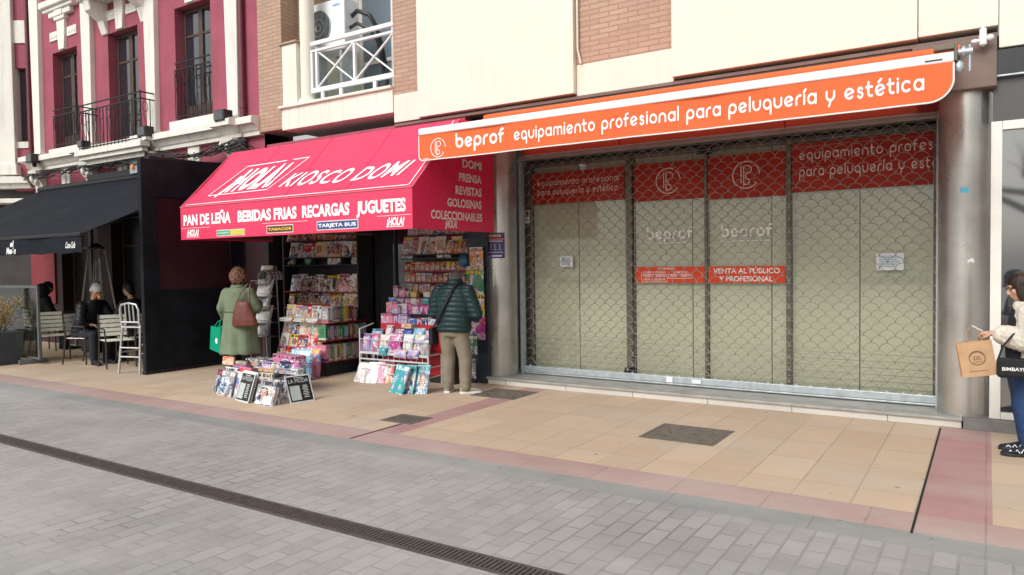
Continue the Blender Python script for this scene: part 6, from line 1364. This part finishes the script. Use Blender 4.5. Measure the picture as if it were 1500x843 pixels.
hr = MB().ell((0, -.02, .032), .088, .104, .096, 18, 12).ell((0, -.07, -.07), .075, .055, .13, 14, 10).ell((0, -.09, -.2), .07, .05, .12, 12, 8).ell((.07, .01, -.05), .02, .05, .11).ell((-.07, .01, -.05), .02, .05, .11); hr.v = [hm @ (p*.95) for p in hr.v]
obj('hair', fuse(hr, .009, 2, lambda p: .005*mnoise.noise(Vector((p.x*50, p.y*50, p.z*8)))), cloth('dark_hair', (.028, .016, .012), .8, .45, 80), GI, local=True, smooth=True, auto=False)
gm = matw(GI)
def gl_(p): return gm @ Vector(p)
# kraft bag on her wrist
KR = plain('kraft_paper', (.46, .285, .155), .8, 0, .1, 14); kw, kh, kd = .245, .285, .11
kc = gl_((-.09, .335, .635)); t = thing('paper_bag', 'brown kraft paper carrier bag with round stamp held in front of column', 'paper bag', kc, R(10))
tilt = Matrix.Rotation(R(-9), 4, 'Y')
bb = MB(); 
bb.quad((-kw/2, -kd/2, 0), (kw/2, -kd/2, 0), (kw/2, -kd/2+.02, kh), (-kw/2, -kd/2+.02, kh)).quad((kw/2, kd/2, 0), (-kw/2, kd/2, 0), (-kw/2, kd/2-.02, kh), (kw/2, kd/2-.02, kh))
for s_ in (-1, 1): bb.quad((s_*kw/2, -kd/2, 0), (s_*(kw/2-.02), 0, 0), (s_*(kw/2-.035), 0, kh), (s_*kw/2, -kd/2+.02, kh)).quad((s_*(kw/2-.02), 0, 0), (s_*kw/2, kd/2, 0), (s_*kw/2, kd/2-.02, kh), (s_*(kw/2-.035), 0, kh))
bb.quad((-kw/2, -kd/2, .002), (-kw/2, kd/2, .002), (kw/2, kd/2, .002), (kw/2, -kd/2, .002))
bb.v = [tilt @ p for p in bb.v]; o = obj('bag_body', bb, KR, t, local=True); ss = o.modifiers.new('s', 'SOLIDIFY'); ss.thickness = .0025
h_ = MB().tube([(-.05, -.03, kh-.03), (-.045, -.02, kh+.07), (-.01, .0, kh+.105), (.03, .0, kh+.105), (.05, -.02, kh+.06), (.055, -.03, kh-.03)], .008, 6, flat=.4); h_.v = [tilt @ p for p in h_.v]; obj('handle', h_, KR, t, local=True, smooth=True)
INK = plain('stamp_ink', (.10, .06, .035), .8); em = MB(); yk = lambda z: -kd/2+.02*z/kh-.0035
fnk = lambda p: Vector((p.x, yk(p.y), p.y))
ribbon(em, arc(0, .15, .056, 0, 360), .005, fnk); ribbon(em, arc(0, .15, .048, 20, 160), .003, fnk)
write(em, 'ZEL', (-.032, -kd/2+.0085, .135), EX, (0, .07, 1), .064, .028, .0, 0, .001); ribbon(em, [(-.03, .118), (.03, .118)], .003, fnk); ribbon(em, [(-.07, .045), (.06, .045)], .003, fnk)
em.v = [tilt @ p for p in em.v]; obj('emblem', em, INK, t, local=True)
# cigarette and black handbag
a = gl_((-.085, .315, 1.0)); tag(obj('cigarette', MB().cyl(a, a+Vector((-.075, -.02, .045)), .0042, n=8), M['white_card']), 'thin white cigarette between the fingers of the woman in fleece', 'cigarette')
bc = gl_((-.275, .10, .655)); t = thing('handbag', 'black handbag with white lettering hanging beside the fleece coat', 'handbag', bc, R(6)); HB = cloth('black_nylon', (.012, .013, .016), .5, .5)
obj('bag_body', MB().box(-.13, -.05, 0, .16, .05, .155), HB, t, local=True, bevel=.025); obj('flap', MB().box(-.115, -.058, .085, .145, -.048, .15), HB, t, local=True, bevel=.004)
obj('lettering', write(MB(), 'BIMBAYLOLA', (-.10, -.0605, .062), EX, EZ, .235, .026, .012), M['white_paint'], t, local=True)
obj('strap', MB().tube([(-.12, 0, .14), (-.09, .01, .24), (-.02, .03, .335), (.03, .05, .37)], .008, 6), HB, t, local=True, smooth=True)
obj('strap', MB().tube([(.15, 0, .14), (.13, .01, .24), (.08, .03, .33), (.03, .05, .37)], .008, 6), HB, t, local=True, smooth=True)

# ---- people on the terrace
def seated(label, loc, yaw, coat_c, hair_c, lean_=.10, collar=None, pitch=-15, puffer=True, hood=False):
    b = MB(); hm = headM((0, .07+lean_*1.1, 1.255), 0, R(pitch))
    torso(b, [(0, 0, .48, .15, .12), (0, 0, .58, .15, .11), (0, lean_*.4, .75, .14, .10), (0, lean_*.8, .95, .15, .10), (0, lean_, 1.07, .10, .08)]); limb(b, [(0, lean_, 1.05), (0, lean_+.04, 1.18)], [.05, .047]); head(b, hm, .97)
    LW, RW = (-.10, .36, .68), (.12, .36, .68)
    for W2, s_ in ((LW, -1), (RW, 1)): limb(b, [(s_*.18, lean_*.9, 1.0), (s_*.25, lean_+.08, .76), W2], [.048, .042, .028]); hand(b, W2, (-.4*s_, .9, -.1), (0, -.2, -1), -s_, 1, 45)
    for s_ in (-1, 1): limb(b, [(s_*.09, 0, .51), (s_*.12, .42, .50), (s_*.11, .40, .08)], [.08, .058, .036])
    o = person(label, loc, yaw, b, .012); face_parts(o, hm, .97)
    c = MB(); torso(c, [(0, 0, .44, .21, .17), (0, 0, .54, .225, .175), (0, lean_*.4, .75, .22, .165), (0, lean_*.7, .92, .225, .16), (0, lean_*.9, 1.02, .18, .13), (0, lean_+.01, 1.09, .10, .09)])
    for s_ in (-1, 1): limb(c, [(s_*.185, lean_*.9, .995), (s_*.28, lean_+.07, .75), (s_*.13, .32, .69)], [.085, .08, .06])
    obj('jacket', fuse(c, .014, 3, (lambda p: .012*abs(math.sin(math.pi*p.z/.075))**.6-.007) if puffer else (lambda p: .008*mnoise.noise(p*11))), cloth('terrace_coat', coat_c, .3, .45 if puffer else .8), o, local=True, smooth=True, auto=False)
    c = MB()
    for s_ in (-1, 1): limb(c, [(s_*.09, .02, .52), (s_*.12, .42, .51), (s_*.11, .40, .10)], [.10, .078, .062])
    obj('trousers', fuse(c, .014, 3), DKC, o, local=True, smooth=True, auto=False)
    for s_ in (-1, 1): shoe(o, (s_*.11, .41), R(-8*s_), DKC, M['plastic_black'])
    hr = MB().ell((0, -.02, .035), .086, .102, .094, 16, 10).ell((0, -.065, -.04), .072, .05, .08, 12, 8); hr.v = [hm @ (p*.97) for p in hr.v]
    obj('hair', fuse(hr, .010, 2), cloth('terrace_hair', hair_c, .8, .5, 70), o, local=True, smooth=True, auto=False)
    if collar: obj('collar', MB().tube([(.10*math.cos(a_), lean_+.01+.095*math.sin(a_), 1.085+.02*math.sin(a_)) for a_ in (2*math.pi*i/20 for i in range(20))], .035, 8, closed=True), cloth('collar', collar, .5), o, local=True, smooth=True)
    if hood: obj('hood', fuse(MB().ell((0, lean_-.03, 1.2), .14, .14, .15), .014, 3), DKC, o, local=True, smooth=True)
    return o
seated('seated person in shiny black puffer jacket and white cap leaning forward', (-13.0, 6.55, 0), yawof(1, .1), (.012, .013, .016), (.66, .65, .63), .26, None, -45)
seated('person in dark clothes facing left behind the tall aluminium stool', (PX2, PY2, 0), yawof(-.97, -.25), (.015, .015, .018), (.015, .012, .011), .06, None, -10, False)
seated('person in hooded dark coat sitting with back turned behind the windscreen', (PX3, PY3, 0), yawof(.2, 1), (.010, .010, .012), (.012, .01, .01), .08, None, -20, False, True)
